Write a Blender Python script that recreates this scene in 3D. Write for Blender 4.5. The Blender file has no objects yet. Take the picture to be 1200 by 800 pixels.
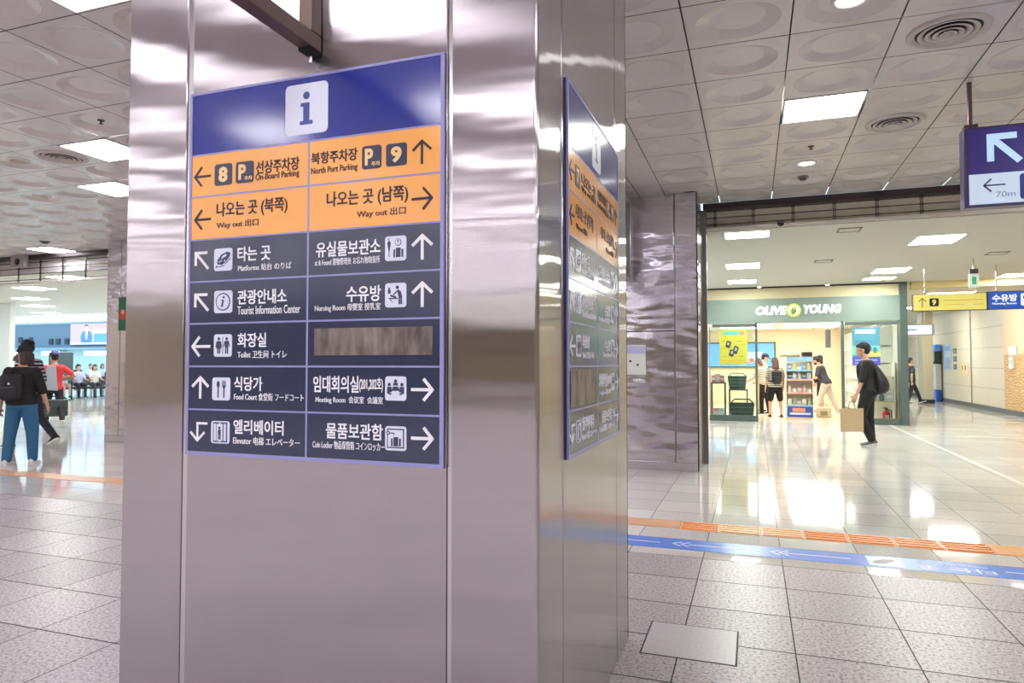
import bpy, bmesh, math, random
from mathutils import Vector, Matrix, Euler
random.seed(7)
S = bpy.context.scene
R = math.radians

# ---------------------------------------------------------------- camera, world, exposure
cd = bpy.data.cameras.new('camera'); cam = bpy.data.objects.new('camera', cd); S.collection.objects.link(cam)
cam.location = (0, 0, 1.30); cam.rotation_euler = (R(90 + 1.9), 0, R(19.55))
cd.sensor_width = 36; cd.lens = 795 / 1200 * 36; cd.clip_start = .05; cd.clip_end = 300
S.camera = cam
W = bpy.data.worlds.new('daylight'); S.world = W; W.use_nodes = True
W.node_tree.nodes['Background'].inputs[0].default_value = (.66, .86, 1, 1)
W.node_tree.nodes['Background'].inputs[1].default_value = 2.0
S.view_settings.view_transform = 'Standard'; S.view_settings.look = 'None'
S.view_settings.exposure = 0.04; S.view_settings.gamma = 1; S.view_settings.use_curve_mapping = False
S.cycles.max_bounces = 8; S.cycles.diffuse_bounces = 5; S.cycles.glossy_bounces = 5
S.cycles.transparent_max_bounces = 12
S.cycles.sample_clamp_indirect = 4; S.cycles.sample_clamp_direct = 0
S.cycles.caustics_reflective = False; S.cycles.caustics_refractive = False
S.cycles.use_denoising = True
PANEL = 24.0          # strength of the ceiling light panels
TINT_RIGHT = (.97, 1.0, .90); TINT_LEFT = (.96, .905, 1.0); TINT_HALL = (.98, 1.0, .93); TINT_SHOP = (1, .98, .92)
CEIL = 3.40; LOW = 3.05; TY = 9.2     # concourse ceiling, lower ceiling, line of the roller grilles

# ---------------------------------------------------------------- materials
def lin(c):
    if max(c) > 1.001: c = [x / 255 for x in c]
    return tuple((x / 12.92 if x <= .04045 else ((x + .055) / 1.055) ** 2.4) for x in c[:3]) + (1,)
MATS = {}
def mat(name, col=(200, 200, 200), rough=.5, metal=0, spec=.5, em=0, emcol=None, noise=0, nscale=8, bump=0, alpha=None):
    if name in MATS: return MATS[name]
    m = bpy.data.materials.new(name); m.use_nodes = True; MATS[name] = m
    nt = m.node_tree; b = nt.nodes['Principled BSDF']
    b.inputs['Base Color'].default_value = lin(col); b.inputs['Roughness'].default_value = rough
    b.inputs['Metallic'].default_value = metal; b.inputs['Specular IOR Level'].default_value = spec
    if em:
        b.inputs['Emission Color'].default_value = emcol + (1,) if emcol and len(emcol) == 3 else lin(col)
        b.inputs['Emission Strength'].default_value = em
    if noise or bump:
        tc = nt.nodes.new('ShaderNodeTexCoord'); n = nt.nodes.new('ShaderNodeTexNoise')
        n.inputs['Scale'].default_value = nscale; n.inputs['Detail'].default_value = 4
        nt.links.new(tc.outputs['Object'], n.inputs['Vector'])
        if noise:
            mx = nt.nodes.new('ShaderNodeMix'); mx.data_type = 'RGBA'; mx.inputs[0].default_value = .5
            c = lin(col)
            mx.inputs[6].default_value = tuple(min(1, x * (1 - noise)) for x in c[:3]) + (1,)
            mx.inputs[7].default_value = tuple(min(1, x * (1 + noise)) for x in c[:3]) + (1,)
            nt.links.new(n.outputs['Fac'], mx.inputs[0]); nt.links.new(mx.outputs[2], b.inputs['Base Color'])
        if bump:
            bp = nt.nodes.new('ShaderNodeBump'); bp.inputs['Strength'].default_value = bump
            bp.inputs['Distance'].default_value = .01
            nt.links.new(n.outputs['Fac'], bp.inputs['Height']); nt.links.new(bp.outputs['Normal'], b.inputs['Normal'])
    return m

def math_node(nt, op, a, b=None, c=None):
    n = nt.nodes.new('ShaderNodeMath'); n.operation = op
    for i, v in enumerate((a, b, c)):
        if v is None: continue
        if isinstance(v, (int, float)): n.inputs[i].default_value = v
        else: nt.links.new(v, n.inputs[i])
    return n.outputs[0]

def floor_material():
    m = bpy.data.materials.new('polished_granite'); m.use_nodes = True; nt = m.node_tree; b = nt.nodes['Principled BSDF']
    tc = nt.nodes.new('ShaderNodeTexCoord'); sp = nt.nodes.new('ShaderNodeSeparateXYZ'); nt.links.new(tc.outputs['Object'], sp.inputs[0])
    def cell(sock, off, pitch):
        t = math_node(nt, 'DIVIDE', math_node(nt, 'SUBTRACT', sock, off), pitch)
        fl = math_node(nt, 'FLOOR', t); fr = math_node(nt, 'SUBTRACT', t, fl)
        d = math_node(nt, 'MULTIPLY', math_node(nt, 'MINIMUM', fr, math_node(nt, 'SUBTRACT', 1, fr)), pitch)
        return fl, d
    fx, dx = cell(sp.outputs[0], .166, .4975); fy, dy = cell(sp.outputs[1], 3.34, .469)
    grout = math_node(nt, 'LESS_THAN', math_node(nt, 'MINIMUM', dx, math_node(nt, 'MULTIPLY', dy, .68)), .0031)
    cb = nt.nodes.new('ShaderNodeCombineXYZ'); nt.links.new(fx, cb.inputs[0]); nt.links.new(fy, cb.inputs[1])
    wn = nt.nodes.new('ShaderNodeTexWhiteNoise'); nt.links.new(cb.outputs[0], wn.inputs['Vector'])
    n1 = nt.nodes.new('ShaderNodeTexNoise'); n1.inputs['Scale'].default_value = 62; n1.inputs['Detail'].default_value = 3; n1.inputs['Roughness'].default_value = .7
    nt.links.new(tc.outputs['Object'], n1.inputs['Vector'])
    rp = nt.nodes.new('ShaderNodeValToRGB'); e = rp.color_ramp.elements
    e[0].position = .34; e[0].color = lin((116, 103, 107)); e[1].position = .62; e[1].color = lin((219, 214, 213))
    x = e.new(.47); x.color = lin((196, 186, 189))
    nt.links.new(n1.outputs['Fac'], rp.inputs[0])
    hv = nt.nodes.new('ShaderNodeHueSaturation')
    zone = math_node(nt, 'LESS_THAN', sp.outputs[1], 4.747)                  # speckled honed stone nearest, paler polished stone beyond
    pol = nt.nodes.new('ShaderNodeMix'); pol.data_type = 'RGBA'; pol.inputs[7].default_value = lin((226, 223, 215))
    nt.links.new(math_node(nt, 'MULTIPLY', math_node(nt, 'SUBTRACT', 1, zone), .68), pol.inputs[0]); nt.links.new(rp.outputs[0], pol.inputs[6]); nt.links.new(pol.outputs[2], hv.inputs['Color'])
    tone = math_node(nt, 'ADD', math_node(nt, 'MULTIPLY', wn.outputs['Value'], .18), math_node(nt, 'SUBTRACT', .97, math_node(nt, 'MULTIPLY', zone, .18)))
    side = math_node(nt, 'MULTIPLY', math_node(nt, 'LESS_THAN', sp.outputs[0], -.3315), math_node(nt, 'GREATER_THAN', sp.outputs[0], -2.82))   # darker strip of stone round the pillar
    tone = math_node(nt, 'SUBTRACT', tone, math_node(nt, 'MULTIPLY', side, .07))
    nt.links.new(tone, hv.inputs['Value'])
    mx = nt.nodes.new('ShaderNodeMix'); mx.data_type = 'RGBA'; mx.inputs[7].default_value = lin((62, 54, 54))
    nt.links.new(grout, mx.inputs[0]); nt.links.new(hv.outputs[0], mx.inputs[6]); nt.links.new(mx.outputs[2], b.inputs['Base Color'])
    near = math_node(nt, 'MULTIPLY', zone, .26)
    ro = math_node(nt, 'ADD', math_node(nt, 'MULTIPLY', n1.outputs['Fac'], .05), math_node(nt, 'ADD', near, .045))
    nt.links.new(math_node(nt, 'ADD', ro, math_node(nt, 'MULTIPLY', grout, .4)), b.inputs['Roughness'])
    b.inputs['Specular IOR Level'].default_value = .42
    n2 = nt.nodes.new('ShaderNodeTexNoise'); n2.inputs['Scale'].default_value = 2.2; nt.links.new(tc.outputs['Object'], n2.inputs['Vector'])
    bp = nt.nodes.new('ShaderNodeBump'); bp.inputs['Strength'].default_value = .05; bp.inputs['Distance'].default_value = .02
    nt.links.new(n2.outputs['Fac'], bp.inputs['Height']); nt.links.new(bp.outputs['Normal'], b.inputs['Normal'])
    return m

def steel_material(name, col, rough, aniso, wave, wscale=(.9, .9, 3.2), wdist=.02):
    """brushed sheet: reflections smear sideways, stay crisp up and down, and wander with the sheet's waviness"""
    m = bpy.data.materials.new(name); m.use_nodes = True; nt = m.node_tree; nt.nodes.clear()
    o = nt.nodes.new('ShaderNodeOutputMaterial'); b = nt.nodes.new('ShaderNodeBsdfAnisotropic'); b.distribution = 'MULTI_GGX'
    b.inputs['Anisotropy'].default_value = aniso; tg = nt.nodes.new('ShaderNodeCombineXYZ'); tg.inputs[2].default_value = 1
    nt.links.new(tg.outputs[0], b.inputs['Tangent']); nt.links.new(b.outputs[0], o.inputs[0])
    tc = nt.nodes.new('ShaderNodeTexCoord'); mp = nt.nodes.new('ShaderNodeMapping'); mp.inputs['Scale'].default_value = wscale
    nt.links.new(tc.outputs['Object'], mp.inputs['Vector'])
    n = nt.nodes.new('ShaderNodeTexNoise'); n.inputs['Scale'].default_value = 1.6; n.inputs['Detail'].default_value = 1.5; nt.links.new(mp.outputs[0], n.inputs['Vector'])
    bp = nt.nodes.new('ShaderNodeBump'); bp.inputs['Strength'].default_value = wave; bp.inputs['Distance'].default_value = wdist
    nt.links.new(n.outputs['Fac'], bp.inputs['Height']); nt.links.new(bp.outputs['Normal'], b.inputs['Normal'])
    mp2 = nt.nodes.new('ShaderNodeMapping'); mp2.inputs['Scale'].default_value = (60, 60, 2); nt.links.new(tc.outputs['Object'], mp2.inputs['Vector'])
    n2 = nt.nodes.new('ShaderNodeTexNoise'); n2.inputs['Scale'].default_value = 2; n2.inputs['Detail'].default_value = 5; nt.links.new(mp2.outputs[0], n2.inputs['Vector'])
    mr = nt.nodes.new('ShaderNodeMapRange'); mr.inputs[3].default_value = rough - .012; mr.inputs[4].default_value = rough + .015
    nt.links.new(n2.outputs['Fac'], mr.inputs[0]); nt.links.new(mr.outputs[0], b.inputs['Roughness'])
    n3 = nt.nodes.new('ShaderNodeTexNoise'); n3.inputs['Scale'].default_value = 5; n3.inputs['Detail'].default_value = 6; nt.links.new(tc.outputs['Object'], n3.inputs['Vector'])
    mx = nt.nodes.new('ShaderNodeMix'); mx.data_type = 'RGBA'; c = lin(col); mx.inputs[6].default_value = tuple(x * .93 for x in c[:3]) + (1,); mx.inputs[7].default_value = tuple(x * 1.06 for x in c[:3]) + (1,)
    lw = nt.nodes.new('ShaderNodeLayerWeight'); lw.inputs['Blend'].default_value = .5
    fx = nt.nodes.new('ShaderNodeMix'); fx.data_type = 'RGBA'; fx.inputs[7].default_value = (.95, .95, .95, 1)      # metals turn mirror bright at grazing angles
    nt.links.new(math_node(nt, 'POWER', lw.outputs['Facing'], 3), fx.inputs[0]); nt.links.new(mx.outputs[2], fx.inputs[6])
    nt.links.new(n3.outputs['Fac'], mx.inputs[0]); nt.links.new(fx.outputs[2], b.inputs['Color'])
    return m

def glass_material():
    m = bpy.data.materials.new('clear_glass'); m.use_nodes = True; nt = m.node_tree; nt.nodes.clear()
    o = nt.nodes.new('ShaderNodeOutputMaterial'); t = nt.nodes.new('ShaderNodeBsdfTransparent'); t.inputs[0].default_value = (.9, .96, .93, 1)
    g = nt.nodes.new('ShaderNodeBsdfGlossy'); g.inputs['Roughness'].default_value = .02
    f = nt.nodes.new('ShaderNodeFresnel'); f.inputs[0].default_value = 1.45; mx = nt.nodes.new('ShaderNodeMixShader')
    nt.links.new(f.outputs[0], mx.inputs[0]); nt.links.new(t.outputs[0], mx.inputs[1]); nt.links.new(g.outputs[0], mx.inputs[2]); nt.links.new(mx.outputs[0], o.inputs[0])
    return m

def wood_mural_material():
    m = bpy.data.materials.new('sand_relief_print'); m.use_nodes = True; nt = m.node_tree; b = nt.nodes['Principled BSDF']
    tc = nt.nodes.new('ShaderNodeTexCoord'); w = nt.nodes.new('ShaderNodeTexWave'); w.bands_direction = 'Z'
    w.inputs['Scale'].default_value = 4.2; w.inputs['Distortion'].default_value = 10; w.inputs['Detail'].default_value = 3; w.inputs['Detail Scale'].default_value = 1.5
    nt.links.new(tc.outputs['Object'], w.inputs['Vector'])
    rp = nt.nodes.new('ShaderNodeValToRGB'); e = rp.color_ramp.elements
    e[0].color = lin((168, 124, 68)); e[1].color = lin((226, 186, 122))
    nt.links.new(w.outputs['Fac'], rp.inputs[0]); nt.links.new(rp.outputs[0], b.inputs['Base Color']); b.inputs['Roughness'].default_value = .4
    return m

def tape_material():
    m = bpy.data.materials.new('grey_metal_tape'); m.use_nodes = True; nt = m.node_tree; b = nt.nodes['Principled BSDF']
    tc = nt.nodes.new('ShaderNodeTexCoord'); mp = nt.nodes.new('ShaderNodeMapping'); mp.inputs['Scale'].default_value = (26, 26, 9); nt.links.new(tc.outputs['Object'], mp.inputs['Vector'])
    n = nt.nodes.new('ShaderNodeTexNoise'); n.inputs['Scale'].default_value = 1; n.inputs['Detail'].default_value = 3; nt.links.new(mp.outputs[0], n.inputs['Vector'])
    rp = nt.nodes.new('ShaderNodeValToRGB'); e = rp.color_ramp.elements; e[0].position = .3; e[0].color = lin((84, 76, 74)); e[1].position = .7; e[1].color = lin((150, 140, 134))
    nt.links.new(n.outputs['Fac'], rp.inputs[0]); nt.links.new(rp.outputs[0], b.inputs['Base Color'])
    b.inputs['Metallic'].default_value = .6; b.inputs['Roughness'].default_value = .42
    bp = nt.nodes.new('ShaderNodeBump'); bp.inputs['Strength'].default_value = .5; bp.inputs['Distance'].default_value = .004
    nt.links.new(n.outputs['Fac'], bp.inputs['Height']); nt.links.new(bp.outputs['Normal'], b.inputs['Normal'])
    return m

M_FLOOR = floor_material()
M_STEEL = steel_material('brushed_steel', (183, 177, 181), .155, .83, .6, wscale=(.9, .9, 4.2), wdist=.0035)
M_STEEL2 = steel_material('wavy_brushed_steel', (212, 209, 218), .15, .6, .8, (1.3, 1.3, 3), .022)
M_CHROME = mat('bright_steel_trim', (215, 212, 215), .18, 1)
M_DARKMETAL = mat('dark_bronze_metal', (92, 80, 78), .35, .9)
M_BLACK = mat('black_gap', (22, 20, 22), .7)
M_GLASS = glass_material()
M_CEIL = mat('ceiling_tile_paint', (222, 219, 217), .24, noise=.05, nscale=14)
M_LOWC = mat('lower_ceiling_paint', (234, 233, 222), .6)
M_WALLC = mat('cream_wall_panel', (226, 216, 194), .35, noise=.03, nscale=2)
M_WHITE = mat('white_paint', (236, 236, 232), .45)
M_LIGHT_R = mat('panel_light_neutral', (255, 255, 255), .5, em=PANEL, emcol=TINT_RIGHT)
M_LIGHT_L = mat('panel_light_cool', (255, 255, 255), .5, em=PANEL * .72, emcol=TINT_LEFT)
M_LIGHT_B = mat('panel_light_back', (255, 255, 255), .5, em=PANEL * .52, emcol=(.97, .935, 1))
M_LIGHT_H = mat('panel_light_hall', (255, 255, 255), .5, em=PANEL * 2.15, emcol=TINT_HALL)
M_LIGHT_S = mat('panel_light_shop', (255, 255, 255), .5, em=9, emcol=TINT_SHOP)

# ---------------------------------------------------------------- mesh helpers
OFF = {}
def tag(o, label=None, cat=None, group=None, kind=None):
    if label: o['label'] = label
    if cat: o['category'] = cat
    if group: o['group'] = group
    if kind: o['kind'] = kind
    return o
def root(name, loc, label=None, cat=None, group=None, kind=None, rz=0):
    o = bpy.data.objects.new(name, None); S.collection.objects.link(o); o.location = loc; o.rotation_euler = (0, 0, rz)
    o.empty_display_size = .1
    OFF[o.name] = Vector(loc) if rz == 0 else Vector((0, 0, 0))
    return tag(o, label, cat, group, kind)

class Fr:
    """A flat local frame: x along a, y along b, d along n."""
    def __init__(s, o, a, b, n): s.o, s.a, s.b, s.n = Vector(o), Vector(a), Vector(b), Vector(n)
    def __call__(s, x, y, d=0): return s.o + s.a * x + s.b * y + s.n * d

class MB:
    def __init__(s): s.v = []; s.f = []; s.m = []
    def add(s, vs, fs, mi=0):
        k = len(s.v); s.v += [Vector(v) for v in vs]; s.f += [[i + k for i in f] for f in fs]; s.m += [mi] * len(fs); return s
    def box(s, x0, x1, y0, y1, z0, z1, mi=0):
        v = [(x, y, z) for z in (z0, z1) for y in (y0, y1) for x in (x0, x1)]
        return s.add(v, [[0, 2, 3, 1], [4, 5, 7, 6], [0, 1, 5, 4], [2, 6, 7, 3], [0, 4, 6, 2], [1, 3, 7, 5]], mi)
    def cyl(s, p, q, r, r2=None, n=16, mi=0):
        p, q = Vector(p), Vector(q); r2 = r if r2 is None else r2
        d = (q - p).normalized(); a = d.orthogonal().normalized(); b = d.cross(a)
        v = []
        for c, rr in ((p, r), (q, r2)):
            v += [c + (a * math.cos(t) + b * math.sin(t)) * rr for t in [2 * math.pi * i / n for i in range(n)]]
        f = [[i, (i + 1) % n, n + (i + 1) % n, n + i] for i in range(n)] + [list(range(n))[::-1], list(range(n, 2 * n))]
        return s.add(v, f, mi)
    def tube(s, pts, r, n=10, mi=0):
        for p, q in zip(pts, pts[1:]): s.cyl(p, q, r, n=n, mi=mi)
        return s
    def lathe(s, c, prof, n=24, mi=0, axis=None, mis=None):
        c = Vector(c); v = []; f = []; k = len(prof)
        for i in range(n):
            t = 2 * math.pi * i / n
            for r, z in prof: v.append(c + Vector((r * math.cos(t), r * math.sin(t), z)))
        for j in range(k - 1):
            for i in range(n):
                i2 = (i + 1) % n
                s.add([], [], mi)
                f.append([i * k + j, i2 * k + j, i2 * k + j + 1, i * k + j + 1])
        base = len(s.f); s.add(v, f, mi)
        if mis:
            for j in range(k - 1):
                for i in range(n): s.m[base + j * n + i] = mis[j]
        return s
    def prism(s, poly, fr, d0, d1, mi=0):
        n = len(poly)
        v = [fr(x, y, d0) for x, y in poly] + [fr(x, y, d1) for x, y in poly]
        return s.add(v, [list(range(n))[::-1], list(range(n, 2 * n))] + [[i, (i + 1) % n, n + (i + 1) % n, n + i] for i in range(n)], mi)
    def rect(s, fr, x0, y0, x1, y1, d0, d1, mi=0): return s.prism([(x0, y0), (x1, y0), (x1, y1), (x0, y1)], fr, d0, d1, mi)
    def rrect(s, fr, x0, y0, x1, y1, r, d0, d1, mi=0):
        p = []
        for cx, cy, a0 in ((x1 - r, y0 + r, -90), (x1 - r, y1 - r, 0), (x0 + r, y1 - r, 90), (x0 + r, y0 + r, 180)):
            p += [(cx + r * math.cos(R(a0 + t)), cy + r * math.sin(R(a0 + t))) for t in (0, 30, 60, 90)]
        return s.prism(p, fr, d0, d1, mi)
    def stroke(s, fr, p, q, w, d0, d1, mi=0):
        px, py = p; qx, qy = q; L = math.hypot(qx - px, qy - py); s.k = (getattr(s, 'k', 0) + 1) % 4; d1 += .00014 * s.k; nx, ny = -(qy - py) / L * w / 2, (qx - px) / L * w / 2
        return s.prism([(px - nx, py - ny), (qx - nx, qy - ny), (qx + nx, qy + ny), (px + nx, py + ny)], fr, d0, d1, mi)
    def text(s, fr, string, x0, y0, x1, y1, d0, d1, mi=0, bold=.012):
        V, F = glyphs(string, bold)
        return s.add([fr(x0 + x * (x1 - x0), y0 + y * (y1 - y0), d0 + z * (d1 - d0)) for x, y, z in V], F, mi)
    def build(s, name, mats, parent=None, smooth=False, bevel=0, seg=2, local=False):
        if not isinstance(mats, (list, tuple)): mats = [mats]
        off = Vector((0, 0, 0)) if (parent is None or local) else OFF.get(parent.name, Vector((0, 0, 0)))
        me = bpy.data.meshes.new(name); me.from_pydata([v - off for v in s.v], [], s.f)
        for m in mats: me.materials.append(m)
        for p, i in zip(me.polygons, s.m): p.material_index = i; p.use_smooth = smooth
        me.validate(); bm = bmesh.new(); bm.from_mesh(me); bmesh.ops.recalc_face_normals(bm, faces=bm.faces); bm.to_mesh(me); bm.free()
        o = bpy.data.objects.new(name, me); S.collection.objects.link(o); OFF[o.name] = off
        if parent: o.parent = parent
        if bevel:
            b = o.modifiers.new('bevel', 'BEVEL'); b.width = bevel; b.segments = seg; b.limit_method = 'ANGLE'
        return o

_G = {}
def glyphs(string, bold):
    """Lettering as triangles in a unit box, drawn with Blender's own built-in font."""
    if (string, bold) in _G: return _G[(string, bold)]
    cu = bpy.data.curves.new('lettering', 'FONT'); cu.body = string; cu.extrude = .05; cu.offset = bold; cu.resolution_u = 3
    o = bpy.data.objects.new('lettering_source', cu); S.collection.objects.link(o)
    dg = bpy.context.evaluated_depsgraph_get(); me = bpy.data.meshes.new_from_object(o.evaluated_get(dg))
    xs = [v.co.x for v in me.vertices]; ys = [v.co.y for v in me.vertices]
    a, b, c, d = min(xs), max(xs), min(ys), max(ys)
    V = [((v.co.x - a) / (b - a), (v.co.y - c) / (d - c), v.co.z / .1 + .5) for v in me.vertices]
    F = [list(p.vertices) for p in me.polygons]
    bpy.data.objects.remove(o); bpy.data.curves.remove(cu); bpy.data.meshes.remove(me)
    _G[(string, bold)] = (V, F); return V, F
def circ(cx, cy, r, n=20, ry=None):
    ry = ry or r
    return [(cx + r * math.cos(2 * math.pi * i / n), cy + ry * math.sin(2 * math.pi * i / n)) for i in range(n)]
def copy_tree(o, parent=None, loc=None):
    c = o.copy(); S.collection.objects.link(c); c.parent = parent
    if loc is not None: c.location = loc
    for ch in list(o.children): copy_tree(ch, c)
    return c
def structure(name, mb, m, label, cat, **k):
    return tag(mb.build(name, m, **k), label, cat, kind='structure')
ORD = ['first', 'second', 'third', 'fourth', 'fifth', 'sixth', 'seventh', 'eighth', 'ninth', 'tenth']

# ---------------------------------------------------------------- the shell: floor, walls, ceilings
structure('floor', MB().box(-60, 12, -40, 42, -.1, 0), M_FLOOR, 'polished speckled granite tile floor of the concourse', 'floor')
mb = MB()
PX, PYR = .627, .57
cols = [(.245 + PX * k - PX, .245 + PX * k) for k in range(-1, 16)] + [(-1.32, -1.009)] + [(-3.8 + .62 * k, -3.8 + .62 * (k + 1)) for k in range(-26, 4)]
rows = [(4.04 + PYR * k, 4.04 + PYR * (k + 1)) for k in range(-33, 9)]
PANELS_L = [(-3.49, 2.615), (-5.97, 4.895), (-7.21, 6.035), (-12.17, 8.885)]
PANELS_R = [(.5585, 6.035)]
VENTS = [(1.1855, 4.895), (1.1855, 6.605), (-6.59, 4.895)]
DOWN_ON = [(.5585, 4.325), (.5585, 7.745)]; DOWN_OFF = [(-7.21, 4.895), (-8.45, 6.035)]
def cellat(x, y):
    for a, b in cols:
        if a <= x < b:
            for c, d in rows:
                if c <= y < d: return (a, b, c, d)
PANELS_B = []                                   # light panels behind the photographer
for j, (c, d) in enumerate(rows):
    for i, (a, b) in enumerate(sorted(cols)):
        if d < 1.2 and b - a > .5 and (i % 3 == 1) and (j % 3 == 2): PANELS_B.append(((a + b) / 2, (c + d) / 2))
PANELS_H = [(2.435 + .627, 3.755), (3.69, 7.175), (5.57, 5.465), (6.82, 2.045), (-10.31, 2.6), (-12.79, 4.895), (-14.65, 6.6), (-2.25, 6.605), (-2.25, 4.325), (-4.73, 7.175), (-7.21, 7.9), (-9.7, .9)]
PANELS_H = [p for p in PANELS_H]
occupied = {}
for l in (PANELS_L, PANELS_R, PANELS_B, PANELS_H):
    for p in l:
        c = cellat(*p)
        if c: occupied[c] = 'panel'
for p in VENTS: occupied[cellat(*p)] = 'vent'
NSEG = 24
for (x0, x1) in cols:
    for (y0, y1) in rows:
        k = occupied.get((x0, x1, y0, y1))
        if k == 'panel': continue
        g = .0045; a, b, c, d = x0 + g, x1 - g, y0 + g, y1 - g
        if y1 < 1.0 or x1 - x0 < .5 or k == 'vent' or x0 > 5:
            mb.box(a, b, c, d, CEIL, CEIL + .012); continue
        cx, cy = (a + b) / 2, (c + d) / 2; hx, hy = (b - a) / 2, (d - c) / 2
        v = []; ang = [2 * math.pi * i / NSEG for i in range(NSEG)]
        for t in ang:
            u, w = math.cos(t), math.sin(t); q = 1 / max(abs(u), abs(w)); v.append((cx + hx * u * q, cy + hy * w * q, CEIL))
        for r, z in ((.82, 0), (.80, .003), (.56, .027), (.54, .0285)):
            for t in ang: v.append((cx + hx * r * math.cos(t), cy + hy * r * math.sin(t), CEIL + z))
        f = []
        for lv in range(4):
            for i in range(NSEG):
                i2 = (i + 1) % NSEG; f.append([lv * NSEG + i, lv * NSEG + i2, (lv + 1) * NSEG + i2, (lv + 1) * NSEG + i])
        f.append([4 * NSEG + i for i in range(NSEG)]); mb.add(v, f)
structure('ceiling', mb, M_CEIL, 'grey ceiling of square tiles pressed with round dishes', 'ceiling')
structure('ceiling_behind', MB().box(-20, 12, -40, 4.04 - PYR * 33, CEIL, CEIL + .03), M_CEIL, 'plain grey ceiling far behind the photographer', 'ceiling')
structure('ceiling_void', MB().box(-20, 12, -15, TY, CEIL + .10, CEIL + .14), mat('void_grey', (70, 64, 62), .8), 'dark void above the ceiling tiles', 'ceiling')
structure('ceiling_right', MB().box(-2.3, 6.4, TY + .12, 36, LOW, LOW + .06), M_LOWC, 'smooth pale lower ceiling in front of the shop', 'ceiling')
structure('ceiling_left', MB().box(-40, -5, TY + .12, 17.3, LOW, LOW + .06), M_LOWC, 'smooth pale lower ceiling leading to the waiting hall', 'ceiling')
structure('wall_bulkhead_right', MB().add([(x, y, z) for x in (-2.3, 12) for y, z in ((TY + .10, CEIL - .06), (TY + .13, CEIL - .06), (TY + .27, LOW + .01), (TY + .24, LOW - .001))], [[0, 1, 2, 3], [7, 6, 5, 4], [0, 4, 5, 1], [1, 5, 6, 2], [2, 6, 7, 3], [3, 7, 4, 0]]), mat('cream_bulkhead', (240, 234, 214), .6), 'cream bulkhead, sloped to catch light, behind the grille near the shop', 'wall')  # made-up slope: lets the bulkhead catch light bounced off the hall floor
structure('wall_bulkhead_left', MB().box(-40, -5, TY + .10, TY + .12, LOW, CEIL + .12), mat('pale_bulkhead', (220, 218, 214), .6), 'pale bulkhead behind the grille near the waiting hall', 'wall')
structure('wall_middle', MB().box(-9.3, -2.2, 9.6, 9.8, 0, CEIL), M_WALLC, 'cream wall between the two far steel pillars', 'wall')
structure('wall_behind', MB().box(-20, 12, -40.2, -40, 0, CEIL), M_WALLC, 'cream wall at the back of the concourse', 'wall')
structure('wall_concourse_left', MB().box(-20.2, -20, -40, TY, 0, CEIL), M_WALLC, 'cream wall at the far left of the concourse', 'wall')
structure('wall_concourse_right', MB().box(12, 12.2, -40, TY, 0, CEIL), M_WALLC, 'cream wall at the far right of the concourse', 'wall')
structure('wall_hall_near', MB().box(6.4, 12, TY + .12, TY + .3, 0, CEIL), M_WALLC, 'cream return wall right of the corridor mouth', 'wall')
for n, (xa, xb) in (('trim_1', (-.6, 12)), ('trim_2', (-20, -9.3))):
    structure(n, MB().box(xa, xb, TY - .03, TY + .1, CEIL - .075, CEIL), mat('dark_ceiling_edge', (64, 54, 58), .45, .5),
              'dark edge strip of the dished ceiling ' + ('toward the shop' if n == 'trim_1' else 'toward the waiting hall'), 'trim')

# right corridor
structure('wall_right', MB().box(6.2, 6.4, TY + .3, 36, 0, LOW), M_WALLC, 'cream panelled corridor wall at the right', 'wall')
structure('baseboard_right', MB().box(6.17, 6.2, TY + .3, 36, 0, .13), mat('dark_baseboard', (66, 66, 58), .4), 'dark baseboard of the corridor wall', 'baseboard')
structure('wall_corridor_end', MB().box(3.05, 6.2, 33, 33.2, 0, LOW), mat('pale_end_wall', (222, 218, 206), .4), 'pale wall at the end of the corridor', 'wall')
structure('trim_3', MB().box(3.2, 6.2, 16.4, 16.6, LOW - .14, LOW), mat('yellowish_beam', (226, 206, 150), .5), 'yellowish ceiling beam across the corridor', 'trim')
structure('trim_4', MB().box(6.175, 6.2, 23.84, 23.9, 0, LOW), M_CHROME, 'steel joint strip in the corridor wall', 'trim')
for k, z in enumerate((.62, 1.18, 1.75, 2.32)):
    structure('trim_%d' % (5 + k), MB().box(6.194, 6.2, TY + .3, 33, z, z + .012), mat('joint_line', (176, 166, 146), .6), 'thin horizontal joint line number %s up the corridor wall' % ORD[k], 'trim')  # thin strips of darker cream mark the joints between wall panels
structure('wall_mural', MB().box(6.18, 6.2, 15.5, 21.0, .13, 1.55), wood_mural_material(), 'sand coloured rippled print on the lower corridor wall', 'wall')
structure('wall_mural_upper', MB().box(6.18, 6.2, 15.5, 21.0, 1.55, LOW), mat('tan_wall', (222, 198, 158), .4), 'plain tan upper half of the corridor wall print', 'wall')
structure('trim_12', MB().box(2.70, 2.76, 8.8, 16.4, 0, .002), mat('white_floor_line', (236, 230, 220), .25), 'white line in the floor running toward the shop', 'trim')
structure('trim_13', MB().box(2.76, 6.17, 14.2, 14.26, 0, .002), MATS['white_floor_line'], 'white line in the floor across the corridor mouth', 'trim')
structure('trim_15', MB().box(-.498, -.079, 3.114, 3.518, 0, .0012), mat('dark_joint', (62, 54, 54), .7), 'dark joint around the replaced floor tile', 'trim')
structure('floor_patch', MB().box(-.490, -.087, 3.122, 3.51, 0, .0022), mat('pale_replacement_granite', (196, 190, 192), .3, noise=.22, nscale=70), 'paler replaced floor tile beside the big steel pillar', 'floor')

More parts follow.
